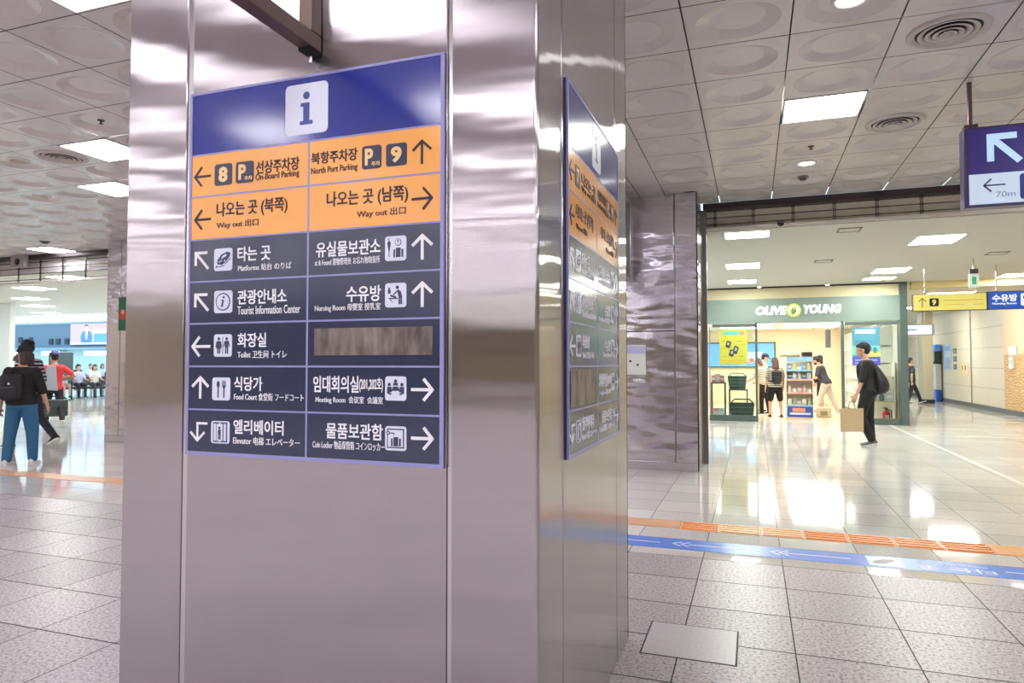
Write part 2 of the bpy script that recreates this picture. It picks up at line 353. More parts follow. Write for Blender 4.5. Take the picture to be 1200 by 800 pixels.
# far waiting hall on the left
structure('wall_far_left', MB().box(-60, -24, 30, 30.3, 2.28, 3.75), mat('blue_wall_panel', (104, 134, 158), .4), 'blue panelled wall high over the waiting hall', 'wall')
structure('wall_far_lower', MB().box(-60, -24, 30.2, 30.4, 0, 2.28), mat('pale_teal_glazing', (190, 222, 222), .15), 'pale glazed wall under the blue band of the waiting hall', 'wall')
structure('trim_9', MB().box(-60, -24, 29.7, 30.2, 2.16, 2.30), mat('blue_grey_ledge', (150, 180, 200), .4), 'blue grey ledge under the blue wall', 'trim')
structure('trim_10', MB().box(-60, -24, 29.95, 30.2, 3.75, 3.86), mat('pale_blue_rail', (160, 190, 205), .4), 'pale rail above the blue wall', 'trim')
mb = MB()
for k in range(28): mb.box(-60 + k * 1.3, -59.94 + k * 1.3, 30, 30.1, 3.86, 6)
mb.box(-60, -24, 30, 30.1, 5.9, 6.1)
structure('window_9', mb, M_WHITE, 'clerestory window bars above the blue wall', 'window')
structure('wall_hall_left', MB().box(-60.3, -60, 17, 42, 0, 6), M_WHITE, 'white side wall of the waiting hall', 'wall')
structure('wall_column', MB().box(-21.4, -20.0, 13.45, 13.6, 0, LOW), M_WHITE, 'white square column at the left edge', 'column', bevel=.02)

# ---------------------------------------------------------------- steel pillars
def steel_pillar(name, label, x0, x1, y0, y1, front, side, m, left=None):
    """front/side: cut positions; (a,b) pairs are panels, what is between shows as a dark gap or a bright trim"""
    r = root(name, ((x0 + x1) / 2, (y0 + y1) / 2, 0), label, 'pillar', kind='structure')
    c = .02
    MB().box(x0 + c, x1 - c, y0 + c, y1 - c, 0, CEIL + .02).build('core', mat('pillar_core', (60, 56, 58), .6), r)
    for (a, b, t) in front:
        (MB().box(a, b, y0 + (.004 if t else 0), y0 + c, 0, CEIL)).build('trim_strip' if t else 'steel_panel', M_CHROME if t else m, r, bevel=.002 if t else .004)
    for (a, b, t) in side:
        (MB().box(x1 - c, x1 - (.004 if t else 0), a, b, 0, CEIL)).build('trim_strip' if t else 'steel_panel', M_CHROME if t else m, r, bevel=.002 if t else .004)
    MB().box(x0, x0 + c, y0 + c, y1, 0, CEIL).build('steel_panel', m, r, bevel=.004)
    MB().box(x0, x1, y1 - c, y1, 0, CEIL).build('steel_panel', m, r, bevel=.004)
    return r
bp = steel_pillar('pillar', 'large brushed steel pillar carrying the direction boards', -2.121, -.57, 1.826, 3.255,
    [(-2.121, -1.852, 0), (-1.851, -1.829, 1), (-1.828, -.853, 0), (-.852, -.837, 1)],
    [ (2.079, 2.085, 1), (2.089, 2.965, 0), (2.969, 2.975, 1), (2.979, 3.255, 0)], M_STEEL)
ca = [(-.836, 1.826), (-.57 - .014, 1.826)] + [(-.584 + .014 * math.sin(R(t)), 1.840 - .014 * math.cos(R(t))) for t in (15, 30, 45, 60, 75, 90)] + [(-.57, 2.075), (-.59, 2.075), (-.59, 1.846), (-.836, 1.846)]
MB().prism(ca, Fr((0, 0, 0), (1, 0, 0), (0, 1, 0), (0, 0, 1)), 0, CEIL).build('corner_panel', M_STEEL, bp)
p2 = steel_pillar('pillar.001', 'steel pillar with wavy reflections beside the shop', -2.3, -.62, 8.49, 9.9,
    [(-2.3, -1.56, 0), (-1.555, -.905, 0), (-.900, -.893, 1), (-.888, -.62, 0)], [(8.49, 9.9, 0)], M_STEEL2)
MB().box(-2.27, -.65, 8.47, 9.9, 0, .105).build('plinth', mat('plinth_steel', (205, 200, 208), .25, .8), p2, bevel=.003)
MB().box(-1.555, -.905, 8.484, 8.489, 1.70, 1.712).build('joint_strip', M_BLACK, p2)
p3 = steel_pillar('pillar.002', 'steel pillar left of the waiting hall opening, behind the large pillar', -10.33, -9.3, 8.53, 9.9,
    [(-10.33, -10.03, 0), (-10.025, -10.015, 1), (-10.01, -9.3, 0)], [(8.53, 9.9, 0)], M_STEEL2)
MB().box(-10.31, -9.32, 8.51, 9.9, 0, .105).build('plinth', MATS['plinth_steel'], p3, bevel=.003)

# roller grilles and guides
def grille(name, label, xa, xb, z0, z1, n, pitch):
    r = root(name, (xb, TY + .05, z0), label, 'shutter grille', kind='structure')
    m = mat('grille_bar', (86, 80, 74), .4, .7)
    for k in range(n):
        z = z0 + .05 + (z1 - z0 - .06) * k / (n - 1) if n > 1 else z0
        MB().cyl((xa, TY + .05, z), (xb, TY + .05, z), .008, n=8).build('rail', m, r)
    MB().box(xa, xb, TY + .03, TY + .07, z0 - .025, z0 + .012).build('bottom_bar', mat('grille_bottom_bar', (216, 210, 204), .4, .4), r, bevel=.004)
    x = xb - .2
    while x > xa:
        mb = MB(); mb.box(x - .016, x - .006, TY + .045, TY + .055, z0, z1 + .03); mb.box(x + .006, x + .016, TY + .045, TY + .055, z0, z1 + .03)
        for k in range(n):
            z = z0 + .05 + (z1 - z0 - .06) * k / (n - 1); mb.box(x - .02, x + .02, TY + .036, TY + .064, z - .014, z + .014)
        mb.build('link', m, r); x -= pitch
    return r
grille('roller_grille', 'half raised roller grille under the ceiling in front of the shop', -.58, 6.4, LOW + .03, 3.315, 3, .475)
grille('roller_grille.001', 'half raised roller grille under the ceiling toward the waiting hall', -17, -10.35, 2.885, 3.28, 4, .60)
structure('trim_11', MB().box(-.618, -.56, TY + .01, TY + .11, 0, CEIL - .08), mat('grille_guide', (112, 106, 104), .35, .8), 'dark vertical grille guide on the pillar beside the shop', 'trim')

# ---------------------------------------------------------------- ceiling lamps, vents
def panel_light(x, y, m, label, group=None, sx=.30, sy=.275, z=CEIL, name='ceiling_light'):
    r = root(name, (x, y, z), label, 'ceiling light', group)
    mb = MB()
    for a, b, c, d in ((-sx, sx, -sy, -sy + .012), (-sx, sx, sy - .012, sy), (-sx, -sx + .012, -sy, sy), (sx - .012, sx, -sy, sy)):
        mb.box(x + a, x + b, y + c, y + d, z - .006, z + .03)
    mb.build('frame', M_WHITE, r)
    MB().box(x - sx + .012, x + sx - .012, y - sy + .012, y + sy - .012, z - .003, z + .02).build('diffuser', m, r)
    return r
panel_light(*PANELS_R[0], M_LIGHT_R, 'square ceiling light panel among the dished tiles right of the big pillar')
for p, l in zip(PANELS_L, ('square ceiling light panel at the top left, nearest the big pillar', 'square ceiling light panel left of the pillar, level with the round vent',
                           'square ceiling light panel left of the pillar, below the round vent', 'square ceiling light panel farthest left, just before the roller grille')):
    panel_light(*p, M_LIGHT_L, l)
proto = None
for l, g, lb in ((PANELS_H, 'ceiling panels out of sight around the pillar', 'square ceiling light panel hidden around the big steel pillar'),
                 (PANELS_B, 'ceiling panels behind the photographer', 'square ceiling light panel behind the photographer over the concourse')):
    for (x, y) in l:
        c = cellat(x, y); x, y = (c[0] + c[1]) / 2, (c[2] + c[3]) / 2
        panel_light(x, y, M_LIGHT_B if y < 1.2 else M_LIGHT_L if x < -2 else M_LIGHT_R, lb, g)
for k in range(9):
    for x in (-11.5, -7.5, -3.5, .5, 4.5): panel_light(x, -16.6 - 2.4 * k, M_LIGHT_L if k % 2 else M_LIGHT_R, 'square ceiling light panel behind the photographer over the concourse', 'ceiling panels behind the photographer', sx=.5)
LR = [(-.06, 9.68, .29, .23, 'nearest the steel pillar, left of the row'), (-.15, 12.75, .29, .32, 'in the left row, second from the grille'), (-.2, 15.2, .29, .30, 'in the left row, close to the shop sign'),
      (2.45, 10.95, .29, .36, 'in the right row, nearest the grille'), (2.45, 14.3, .29, .36, 'in the right row, second from the grille'), (2.45, 15.55, .29, .22, 'in the right row, close to the shop sign'),
      (4.95, 15.9, .3, .3, 'above the blue hanging sign'), (4.6, 19.5, .5, .3, 'over the corridor behind the yellow hanging sign'), (4.6, 24.0, .5, .3, 'over the corridor near its far column'), (4.6, 29.0, .5, .3, 'at the far end of the corridor')]
for x, y, a, b, l in LR: panel_light(x, y, M_LIGHT_H, 'bright panel in the low ceiling ' + l, sx=a, sy=b, z=LOW)
for (x, y), l in zip([(-13.05, 9.95), (-15.65, 11.05), (-18.2, 12.75), (-20.3, 14.45), (-22.8, 16.5)], ORD):
    panel_light(x, y, M_LIGHT_H, 'bright panel in the low ceiling toward the waiting hall, %s behind the grille' % l, sx=.36, sy=.3, z=LOW)
for k, (x, y) in enumerate([(-8, 11), (-8, 14), (-12, 14), (-26, 11), (-26, 15)]):
    panel_light(x, y, M_LIGHT_H, 'panel in the low ceiling hidden left of the waiting hall opening', 'hidden hall panels', sx=.36, sy=.3, z=LOW)

def vent(x, y, label):
    r = root('ceiling_vent', (x, y, CEIL), label, 'ceiling vent')
    g = mat('vent_grey', (206, 202, 198), .4); dk = mat('vent_dark', (58, 54, 54), .8)
    MB().lathe((x, y, CEIL), [(.235, 0), (.23, -.014), (.20, -.02), (.185, -.002), (.18, 0)], 32).build('rim', g, r, smooth=True)
    MB().cyl((x, y, CEIL - .0005), (x, y, CEIL - .002), .19, n=32).build('throat', dk, r)
    for rr, z in ((.172, -.012), (.130, -.016), (.088, -.02), (.05, -.022)):
        MB().lathe((x, y, CEIL), [(rr, z), (rr - .034, z + .010), (rr - .036, z + .008), (rr - .006, z - .004), (rr, z)], 32).build('cone', g, r, smooth=True)
    MB().lathe((x, y, CEIL), [(.0, -.03), (.03, -.03), (.026, -.004)], 24).build('hub', g, r, smooth=True)
vent(*VENTS[0], 'large round ceiling vent at the top right, nearest the viewer')
vent(*VENTS[1], 'round ceiling vent right of the square light panel, farther back')
vent(*VENTS[2], 'round ceiling vent left of the big pillar')
def downlight(x, y, on, label):
    z = CEIL + .0285; r = root('downlight', (x, y, z), label, 'downlight')
    MB().lathe((x, y, z), [(.105, 0), (.10, -.012), (.082, -.014), (.078, 0)], 28).build('trim_ring', M_WHITE, r, smooth=True)
    MB().cyl((x, y, z - .002), (x, y, z - .006), .08, n=28).build('lens', mat('downlight_lens', (255, 255, 250), .4, em=10) if on else mat('brown_lens', (150, 112, 82), .3), r)
downlight(*DOWN_ON[0], True, 'lit round downlight at the top edge of the photo')
downlight(*DOWN_ON[1], True, 'lit round downlight farther back, behind the square light panel')
downlight(*DOWN_OFF[0], False, 'unlit brown downlight beside the left round vent')
downlight(*DOWN_OFF[1], False, 'unlit brown downlight farther left, second from the vent')
def detector(x, y, label, r0=.05, dark=False):
    z = CEIL + .0285; r = root('smoke_detector', (x, y, z), label, 'smoke detector')
    MB().lathe((x, y, z), [(r0 * 1.2, 0), (r0 * 1.15, -.018), (r0 * .8, -.022)], 20).build('base', mat('detector_grey', (120, 112, 108), .5), r, smooth=True)
    MB().lathe((x, y, z), [(r0 * .8, -.02), (r0 * .7, -.04), (0, -.046)], 20).build('sensor', mat('detector_dark', (70, 64, 62), .5), r, smooth=True)
detector(.5585, 8.315, 'grey smoke detector past the farther lit downlight')
detector(-11.55, 8.315, 'dark smoke detector far left, near the roller grille', .07)
def sprinkler(x, y, label):
    z = CEIL + .0285; r = root('sprinkler', (x, y, z), label, 'sprinkler')
    MB().lathe((x, y, z), [(.03, 0), (.028, -.006), (.01, -.008), (.008, -.03)], 16).build('escutcheon', M_DARKMETAL, r)
    MB().lathe((x, y, z), [(.0, -.03), (.018, -.03), (.018, -.033), (0, -.034)], 16).build('deflector', M_DARKMETAL, r)
sprinkler(.5585, 7.175, 'small sprinkler head between the square panel and the far downlight')
sprinkler(-5.35, 4.325, 'small dark sprinkler head in a dish left of the pillar')
for x, y, l in ((1.2, 9.75, 'just behind the grille'), (1.15, 12.6, 'midway to the shop'), (3.65, 12.6, 'above the corridor side')):
    r = root('access_hatch', (x, y, LOW), 'small square access hatch in the low ceiling ' + l, 'hatch')
    mb = MB(); w = .14
    for a, b, c, d in ((-w, w, -w, -w + .02), (-w, w, w - .02, w), (-w, -w + .02, -w, w), (w - .02, w, -w, w)): mb.box(x + a, x + b, y + c, y + d, LOW - .012, LOW)
    mb.build('frame', mat('hatch_frame', (150, 146, 136), .5), r); MB().box(x - w + .02, x + w - .02, y - w + .02, y + w - .02, LOW - .006, LOW).build('lid', M_LOWC, r)
r = root('security_camera', (.35, TY + .02, 3.12), 'small dome security camera hanging under the right grille', 'security camera')
MB().box(.31, .39, TY - .02, TY + .045, 3.085, 3.11).build('bracket', M_DARKMETAL, r); MB().lathe((.35, TY - .0, 3.085), [(.04, 0), (.036, -.02), (.02, -.036), (0, -.042)], 16).build('dome', M_BLACK, r, smooth=True)
r = root('security_camera.001', (-13.35, TY - .06, 3.3), 'grey box camera fixed to the dark edge above the left grille', 'security camera')
MB().box(-13.55, -13.15, TY - .12, TY - .03, 3.16, 3.42).build('housing', mat('camera_grey', (150, 142, 144), .4), r, bevel=.02); MB().cyl((-13.35, TY - .13, 3.27), (-13.35, TY - .12, 3.27), .06).build('lens', M_BLACK, r)
# ---------------------------------------------------------------- direction boards
ORANGE = mat('orange_board_film', (252, 180, 98), .2, noise=.03, nscale=3); SLATE = mat('slate_board_film', (48, 56, 82), .15, spec=.7)
HEAD = mat('royal_blue_board_film', (36, 52, 148), .13, spec=1); LAV = mat('lavender_board_frame', (152, 152, 206), .3); LETW = mat('pale_lettering', (246, 248, 255), .4)
LETD = mat('dark_lettering', (44, 34, 50), .4); ICOB = mat('pictogram_ground', (226, 232, 250), .35); ICOD = mat('pictogram_ink', (52, 58, 88), .4); TAPE = tape_material()
T0, T1 = .004, .0052     # lettering stands this far off the panel

def arrow(mb, fr, kind, x0, y0, x1, y1, d0, d1, mi=0, ink_w=True):
    w = .0095 if ink_w else .0075; cx, cy = (x0 + x1) / 2, (y0 + y1) / 2; q = [d0, d1, mi]
    if kind in 'LR' and len(kind) == 1:
        s = -1 if kind == 'L' else 1; tip = x1 if s > 0 else x0; tail = x0 if s > 0 else x1; h = (y1 - y0) / 2
        mb.stroke(fr, (tail, cy), (tip - s * .004, cy), w, *q); mb.stroke(fr, (tip - s * h * .95, cy + h), (tip, cy - .002), w, *q); mb.stroke(fr, (tip - s * h * .95, cy - h), (tip, cy + .002), w, *q)
    elif kind == 'U':
        h = (x1 - x0) / 2
        mb.stroke(fr, (cx, y0), (cx, y1 - .004), w, *q); mb.stroke(fr, (cx - h, y1 - h * .95), (cx + .002, y1), w, *q); mb.stroke(fr, (cx + h, y1 - h * .95), (cx - .002, y1), w, *q)
    elif kind == 'NW':
        mb.stroke(fr, (x0, y1), (x1, y0), w, *q); mb.stroke(fr, (x0, y1 + w / 2), (x0, y0 + .012), w, *q); mb.stroke(fr, (x0 - w / 2, y1), (x1 - .004, y1), w, *q)
    elif kind == 'DL':
        xs = x0 + (x1 - x0) * .42; mb.stroke(fr, (xs - w / 2, y1), (x1, y1), w * .8, *q); mb.stroke(fr, (xs, y1), (xs, y0 + .004), w * .8, *q)
        mb.stroke(fr, (x0, y0 + .03), (xs + .002, y0), w * .8, *q); mb.stroke(fr, (xs * 2 - x0, y0 + .03), (xs - .002, y0), w * .8, *q)

def picto(mb, fr, kind, x0, y0, x1, y1, d):
    sx, sy = x1 - x0, y1 - y0
    F = Fr(fr(x0, y0, 0), fr.a * sx, fr.b * sy, fr.n); e = .0008
    mb.rrect(F, 0, 0, 1, 1, .12, .0005, d, 0)
    P = lambda poly, lv=1, mi=1: mb.prism(poly, F, d, d + e * lv, mi)
    C = lambda x, y, r, lv=1, mi=1, ry=None: P(circ(x, y, r, 16, ry), lv, mi)
    K = lambda p, q, w, lv=1, mi=1: mb.stroke(F, p, q, w, d, d + e * lv, mi)
    B = lambda a, b, c, dd, lv=1, mi=1: mb.rect(F, a, b, c, dd, d, d + e * lv, mi)
    def man(x, s=1, skirt=False, y=0):
        C(x, y + .80 * s, .07 * s)
        if skirt: P([(x - .06 * s, y + .70 * s), (x + .06 * s, y + .70 * s), (x + .15 * s, y + .36 * s), (x - .15 * s, y + .36 * s)])
        else: B(x - .085 * s, y + .4 * s, x + .085 * s, y + .71 * s)
        for k in (-1, 1): K((x + k * .05 * s, y + .42 * s), (x + k * .05 * s, y + .14 * s), .06 * s); K((x + k * .09 * s, y + .69 * s), (x + k * .16 * s, y + .44 * s), .045 * s)
    if kind == 'train':
        P([(.18, .30), (.20, .48), (.40, .72), (.72, .84), (.90, .78), (.86, .62), (.70, .44), (.46, .26)])
        P([(.40, .52), (.48, .66), (.66, .74), (.70, .66)], 2, 0); K((.28, .38), (.46, .46), .03, 2, 0); C(.60, .44, .035, 2, 0)
        K((.10, .16), (.56, .22), .035); K((.60, .28), (.92, .54), .03); K((.16, .24), (.10, .16), .03)
    elif kind == 'info':
        C(.5, .5, .40); C(.5, .5, .345, 2, 0); C(.55, .70, .055, 3); K((.53, .58), (.46, .30), .085, 3); K((.42, .57), (.55, .57), .04, 3); K((.40, .29), (.53, .31), .04, 3)
    elif kind == 'toilet': man(.28, 1, True); man(.72); B(.49, .12, .51, .88)
    elif kind == 'food':
        C(.34, .70, .085, ry=.15); K((.34, .58), (.34, .12), .06)
        for k in (-.075, 0, .075): K((.66 + k, .86), (.66 + k, .62), .035)
        P([(.565, .66), (.755, .66), (.72, .54), (.60, .54)]); K((.66, .56), (.66, .12), .06)
    elif kind == 'lift':
        B(.12, .06, .88, .94); B(.17, .12, .83, .88, 2, 0); B(.30, .12, .70, .88, 3); B(.34, .12, .66, .88, 4, 0)
        C(.5, .70, .06, 5); B(.43, .40, .57, .63, 5); K((.46, .42), (.46, .18), .05, 5); K((.54, .42), (.54, .18), .05, 5); P([(.44, .89), (.56, .89), (.5, .935)], 3, 0); P([(.44, .11), (.56, .11), (.5, .065)], 3, 0)
    elif kind == 'lost':
        P([(.10, .70), (.19, .86), (.28, .70)]); P([(.11, .70), (.27, .70), (.20, .28)]); K((.195, .3), (.195, .16), .03)
        K((.14, .86), (.20, .92), .03); B(.40, .14, .86, .46); B(.52, .46, .74, .52)
        for x in (.50, .76): B(x - .015, .14, x + .015, .46, 2, 0)
        C(.62, .74, .15); C(.62, .74, .12, 2, 0); K((.58, .80), (.66, .80), .03, 3); K((.66, .80), (.62, .72), .03, 3); C(.62, .66, .02, 3)
    elif kind == 'nurse':
        C(.20, .66, .07, ry=.11); B(.155, .77, .245, .82); C(.58, .82, .075)
        P([(.60, .74), (.74, .66), (.82, .40), (.66, .40), (.60, .58)]); K((.68, .42), (.68, .12), .07); K((.77, .42), (.77, .12), .07); K((.62, .70), (.40, .52), .05); C(.30, .48, .05); K((.34, .46), (.52, .42), .08); B(.18, .34, .60, .39); K((.24, .35), (.36, .20), .03)
    elif kind == 'meet':
        C(.5, .80, .075); P([(.38, .62), (.62, .62), (.60, .73), (.40, .73)]); P([(.30, .40), (.70, .40), (.62, .58), (.38, .58)], 1); B(.34, .16, .66, .40, 2, 0)
        for k in (-1, 1):
            C(.5 + k * .30, .66, .075); P([(.5 + k * .40, .57), (.5 + k * .20, .57), (.5 + k * .16, .36), (.5 + k * .40, .30)]); K((.5 + k * .38, .32), (.5 + k * .2, .26), .07)
    elif kind == 'locker':
        B(.10, .10, .90, .90); B(.15, .15, .85, .85, 2, 0); B(.30, .18, .76, .50, 3); B(.42, .50, .64, .56, 3)
        for x in (.40, .66): B(x - .015, .18, x + .015, .50, 4, 0)
        C(.16, .72, .085, 3); C(.16, .72, .04, 4, 0); K((.22, .72), (.46, .72), .04, 3); K((.42, .72), (.42, .64), .03, 3)

def board(label, fr, sc, cells, base):
    """fr: lower left corner frame; sc: width scale of the nominal .966 m board."""
    r = root('direction_board', base, label, 'direction board')
    G = Fr(fr.o, fr.a * sc, fr.b, fr.n)
    MB().rect(G, 0, 0, .966, 1.237, -.009, -.002).build('back_plate', mat('board_edge', (40, 42, 70), .4), r)
    mb = MB(); ys = [0, .013, .153, .298, .4425, .585, .728, .876, 1.0204]
    mb.rect(G, 0, 0, .966, .012, -.002, .006); mb.rect(G, 0, 1.228, .966, 1.237, -.002, .006); mb.rect(G, 0, .012, .0105, 1.228, -.002, .006); mb.rect(G, .953, .012, .966, 1.228, -.002, .006)
    for y in ys[2:]: mb.rect(G, .0105, y - .003, .953, y + .003, -.002, .0042)
    mb.rect(G, .4835, .012, .4905, 1.0204, -.002, .0042)
    mb.build('frame', LAV, r, bevel=.0012)
    h = MB().rect(G, .0105, 1.0234, .953, 1.228, -.002, .0035).build('header_panel', HEAD, r)
    mb = MB(); x0, y0, x1, y1 = .3953, 1.044, .5579, 1.2096; mb.rrect(G, x0, y0, x1, y1, .016, .003, .0045, 0)
    cx = .4766; d0, d1 = .0045, .0054
    mb.prism(circ(cx, 1.170, .0125), G, d0, d1, 1); mb.rect(G, cx - .0115, 1.088, cx + .0115, 1.147, d0, d1, 1); mb.rect(G, cx - .024, 1.076, cx + .024, 1.088, d0, d1, 1); mb.rect(G, cx - .022, 1.135, cx - .0115, 1.147, d0, d1, 1)
    mb.build('information_mark', [ICOB, mat('mark_blue', (62, 74, 150), .3)], h)
    for (col, row, items) in cells:
        xa, xb = ((.0105, .4835), (.4905, .953))[col]; ya, yb = ys[row] + .003, ys[row + 1] - .003
        if row == 1: ya = .012
        org = row >= 6
        p = MB().rect(G, xa, ys[row] + .003 if row > 1 else .012, xb, yb, -.002, .0035).build('orange_panel' if org else 'slate_panel', ORANGE if org else SLATE, p_parent(r))
        ink = LETD if org else LETW
        for it in items:
            k, a, b, c, d = it
            if k in ('L', 'R', 'U', 'NW', 'DL'):
                mb = MB(); arrow(mb, G, k, a, b, c, d, T0 - .001, T1, 0, not org); mb.build('arrow', ink, p)
            elif k in ('8', '9', 'P', '7'):
                mb = MB(); mb.rrect(G, a, b, c, d, .009, T0 - .001, T1, 0); w, hh = c - a, d - b
                if k == 'P':
                    mb.text(G, 'P', a + w * .16, b + hh * .16, a + w * .58, d - hh * .12, T1, T1 + .001, 1, .04); mb.text(G, '주차', a + w * .5, b + hh * .1, d * 0 + c - w * .06, b + hh * .3, T1, T1 + .001, 1, .02)
                else: mb.text(G, k, a + w * .24, b + hh * .14, c - w * .24, d - hh * .14, T1, T1 + .001, 1, .045)
                mb.build('number_plate' if k != 'P' else 'parking_mark', [mat('plate_ink', (52, 56, 84), .3), mat('plate_figure', (255, 214, 150), .35)], p)
            elif k == 'tape': MB().rect(G, a, b, c, d, T0 - .001, T1 + .001).build('covering_tape', TAPE, p)
            elif k in ('train', 'info', 'toilet', 'food', 'lift', 'lost', 'nurse', 'meet', 'locker'):
                mb = MB(); picto(mb, G, k, a, b, c, d, T1); mb.build('pictogram', [ICOB, ICOD], p)
            else:
                mb = MB(); mb.text(G, k, a, b, c, d, T0 - .001, T1, 0, .016 if d - b > .035 else .003); mb.build('lettering', ink, p)
    return r
def p_parent(r): return r
C_FRONT = [
 (0, 7, [('L', .0228, .913, .0922, .9782), ('8', .1092, .9085, .1818, .9809), ('P', .1983, .9085, .271, .98), ('선상주차장', .2803, .9321, .4508, .9749), ('On-Board Parking', .2789, .9057, .4512, .9326)]),
 (1, 7, [('북항주차장', .4972, .9416, .6674, .9808), ('North Port Parking', .4972, .9057, .6678, .9318), ('P', .6844, .9086, .7529, .9809), ('9', .7693, .9093, .8408, .9784), ('U', .8608, .9063, .9224, .978)]),
 (0, 6, [('나오는 곳 (북쪽)', .1192, .7943, .4069, .8495), ('Way out 出口', .1202, .7583, .2927, .7856), ('L', .0256, .7653, .0948, .8301)]),
 (1, 6, [('나오는 곳 (남쪽)', .5564, .7937, .8455, .8486), ('Way out 出口', .6672, .7554, .8378, .7829), ('R', .8575, .769, .9269, .8347)]),
 (0, 5, [('타는 곳', .2096, .6458, .3431, .6951), ('Platforms 站台 のりば', .2123, .6131, .4249, .6355), ('train', .1124, .6185, .1886, .6941), ('NW', .0335, .6286, .0874, .6835)]),
 (1, 5, [('유실물보관소', .5185, .6433, .7516, .6917), ('st & Found 遗物管理处 お忘れ物取扱所', .5145, .6158, .7502, .6381), ('lost', .768, .6187, .8408, .6943), ('U', .8607, .6177, .9275, .6922)]),
 (0, 4, [('관광안내소', .212, .5025, .4079, .5505), ('Tourist Information Center', .2127, .4694, .461, .497), ('info', .115, .4764, .1909, .5517), ('NW', .0343, .4863, .09, .5409)]),
 (1, 4, [('수유방', .6312, .4983, .7542, .5478), ('Nursing Room 母婴室 授乳室', .5162, .4683, .7529, .4939), ('nurse', .769, .4773, .8416, .5511), ('U', .8615, .4755, .9281, .5497)]),
 (0, 3, [('화장실', .2144, .361, .3294, .408), ('Toilet 卫生间 トイレ', .2152, .3253, .4103, .3504), ('toilet', .1166, .3303, .1914, .4053), ('L', .0239, .3326, .1007, .3982)]),
 (1, 3, [('tape', .5156, .3329, .9302, .4182)]),
 (0, 2, [('식당가', .2023, .2178, .3165, .2647), ('Food Court 食堂街 フードコート', .203, .1866, .4769, .2115), ('food', .1123, .1848, .187, .261), ('U', .0267, .1892, .0953, .2624)]),
 (1, 2, [('임대회의실', .5128, .2171, .6777, .2689), ('(201,202호)', .6802, .2195, .7627, .2647), ('Meeting Room  会议室  会議室', .5221, .1815, .7631, .2063), ('meet', .771, .1958, .8432, .2689), ('R', .859, .1977, .9308, .2621)]),
 (0, 1, [('엘리베이터', .2027, .0761, .4016, .1234), ('Elevator 电梯 エレベーター', .2016, .0421, .4634, .0685), ('lift', .11, .0419, .1865, .1162), ('DL', .0215, .047, .093, .1065)]),
 (1, 1, [('물품보관함', .5616, .0746, .7637, .1236), ('Coin Locker 物品保管箱 コインロッカー', .5123, .042, .7697, .0677), ('locker', .772, .0462, .844, .119), ('R', .8598, .0537, .9314, .1178)]),
]
board('blue and orange direction board on the front of the large pillar', Fr((-1.822, 1.816, .994), (1, 0, 0), (0, 0, 1), (0, -1, 0)), 1, C_FRONT, (-1.34, 1.803, .994))
C_SIDE = []
for (col, row, items) in C_FRONT:
    it = list(items)
    if (col, row) == (0, 7): it = [('L', .0228, .913, .0922, .9782), ('7', .1092, .9085, .1818, .9809), ('나오는 곳', .2103, .9321, .4508, .9749), ('Way out 出口', .2089, .9057, .4512, .9326)]
    if (col, row) == (1, 3): it = [x for c, w, x in [(0, 0, ('수유방', .6312, .3563, .7542, .4058)), (0, 0, ('Nursing Room', .5962, .3283, .7529, .3539)), (0, 0, ('nurse', .769, .3353, .8416, .4091)), (0, 0, ('R', .8615, .3335, .9281, .4077))]]
    if (col, row) == (0, 2): it = [('tape', .03, .165, .41, .285)]
    C_SIDE.append((col, row, it))
board('blue and orange direction board on the right side of the large pillar', Fr((-.561, 2.106, .994), (0, 1, 0), (0, 0, 1), (1, 0, 0)), .905, C_SIDE, (-.547, 2.54, .994))

# sign bracket on the big pillar
r = root('sign_bracket', (-1.32, 1.80, 2.29), 'brown square tube bracket jutting from the large pillar above its board', 'sign bracket')
m = mat('bracket_paint', (104, 86, 78), .4, .4)
MB().box(-1.348, -1.298, .3, 1.822, 2.30, 2.35).build('arm', m, r, bevel=.003)
MB().box(-1.348, -1.298, 1.772, 1.822, 2.352, CEIL).build('post', m, r, bevel=.003)
MB().box(-1.343, -1.303, 1.765, 1.822, 2.288, 2.30).build('end_cap', M_BLACK, r)
MB().cyl((-1.323, 1.80, 2.262), (-1.323, 1.80, 2.29), .006, n=10).build('bolt', M_CHROME, r)

# board / display case sticking out of the far pillar
r = root('display_case', (-1.46, 8.05, 2.3), 'slim steel framed display case on the near face of the shop side pillar', 'display case')
mb = MB()
for a, b, c, d in ((7.75, 8.48, 2.30, 2.36), (7.75, 8.48, 3.30, 3.36), (7.75, 7.82, 2.36, 3.30), (8.41, 8.48, 2.36, 3.30)): mb.box(-1.52, -1.42, a, b, c, d)
mb.build('frame', M_CHROME, r, bevel=.004)
MB().box(-1.50, -1.435, 7.82, 8.41, 2.36, 3.30).build('panel', mat('case_dark_panel', (108, 104, 120), .15), r)
MB().cyl((-1.47, 7.9, 3.36), (-1.47, 7.9, CEIL + .02), .012).build('hanger', M_CHROME, r)
# notice on the far pillar
r = root('wall_notice', (-1.38, 8.47, 1.17), 'white notice plate with two black buttons on the shop side pillar', 'notice')
MB().box(-1.53, -1.25, 8.462, 8.488, 1.166, 1.537).build('plate', M_WHITE, r, bevel=.004)
MB().box(-1.52, -1.26, 8.459, 8.462, 1.43, 1.52).build('print', mat('lavender_print', (196, 196, 232), .4), r)
for x in (-1.44, -1.35): MB().cyl((x, 8.456, 1.335 - (x + 1.44) * .5), (x, 8.463, 1.335 - (x + 1.44) * .5), .014, n=14).build('button', M_BLACK, r)
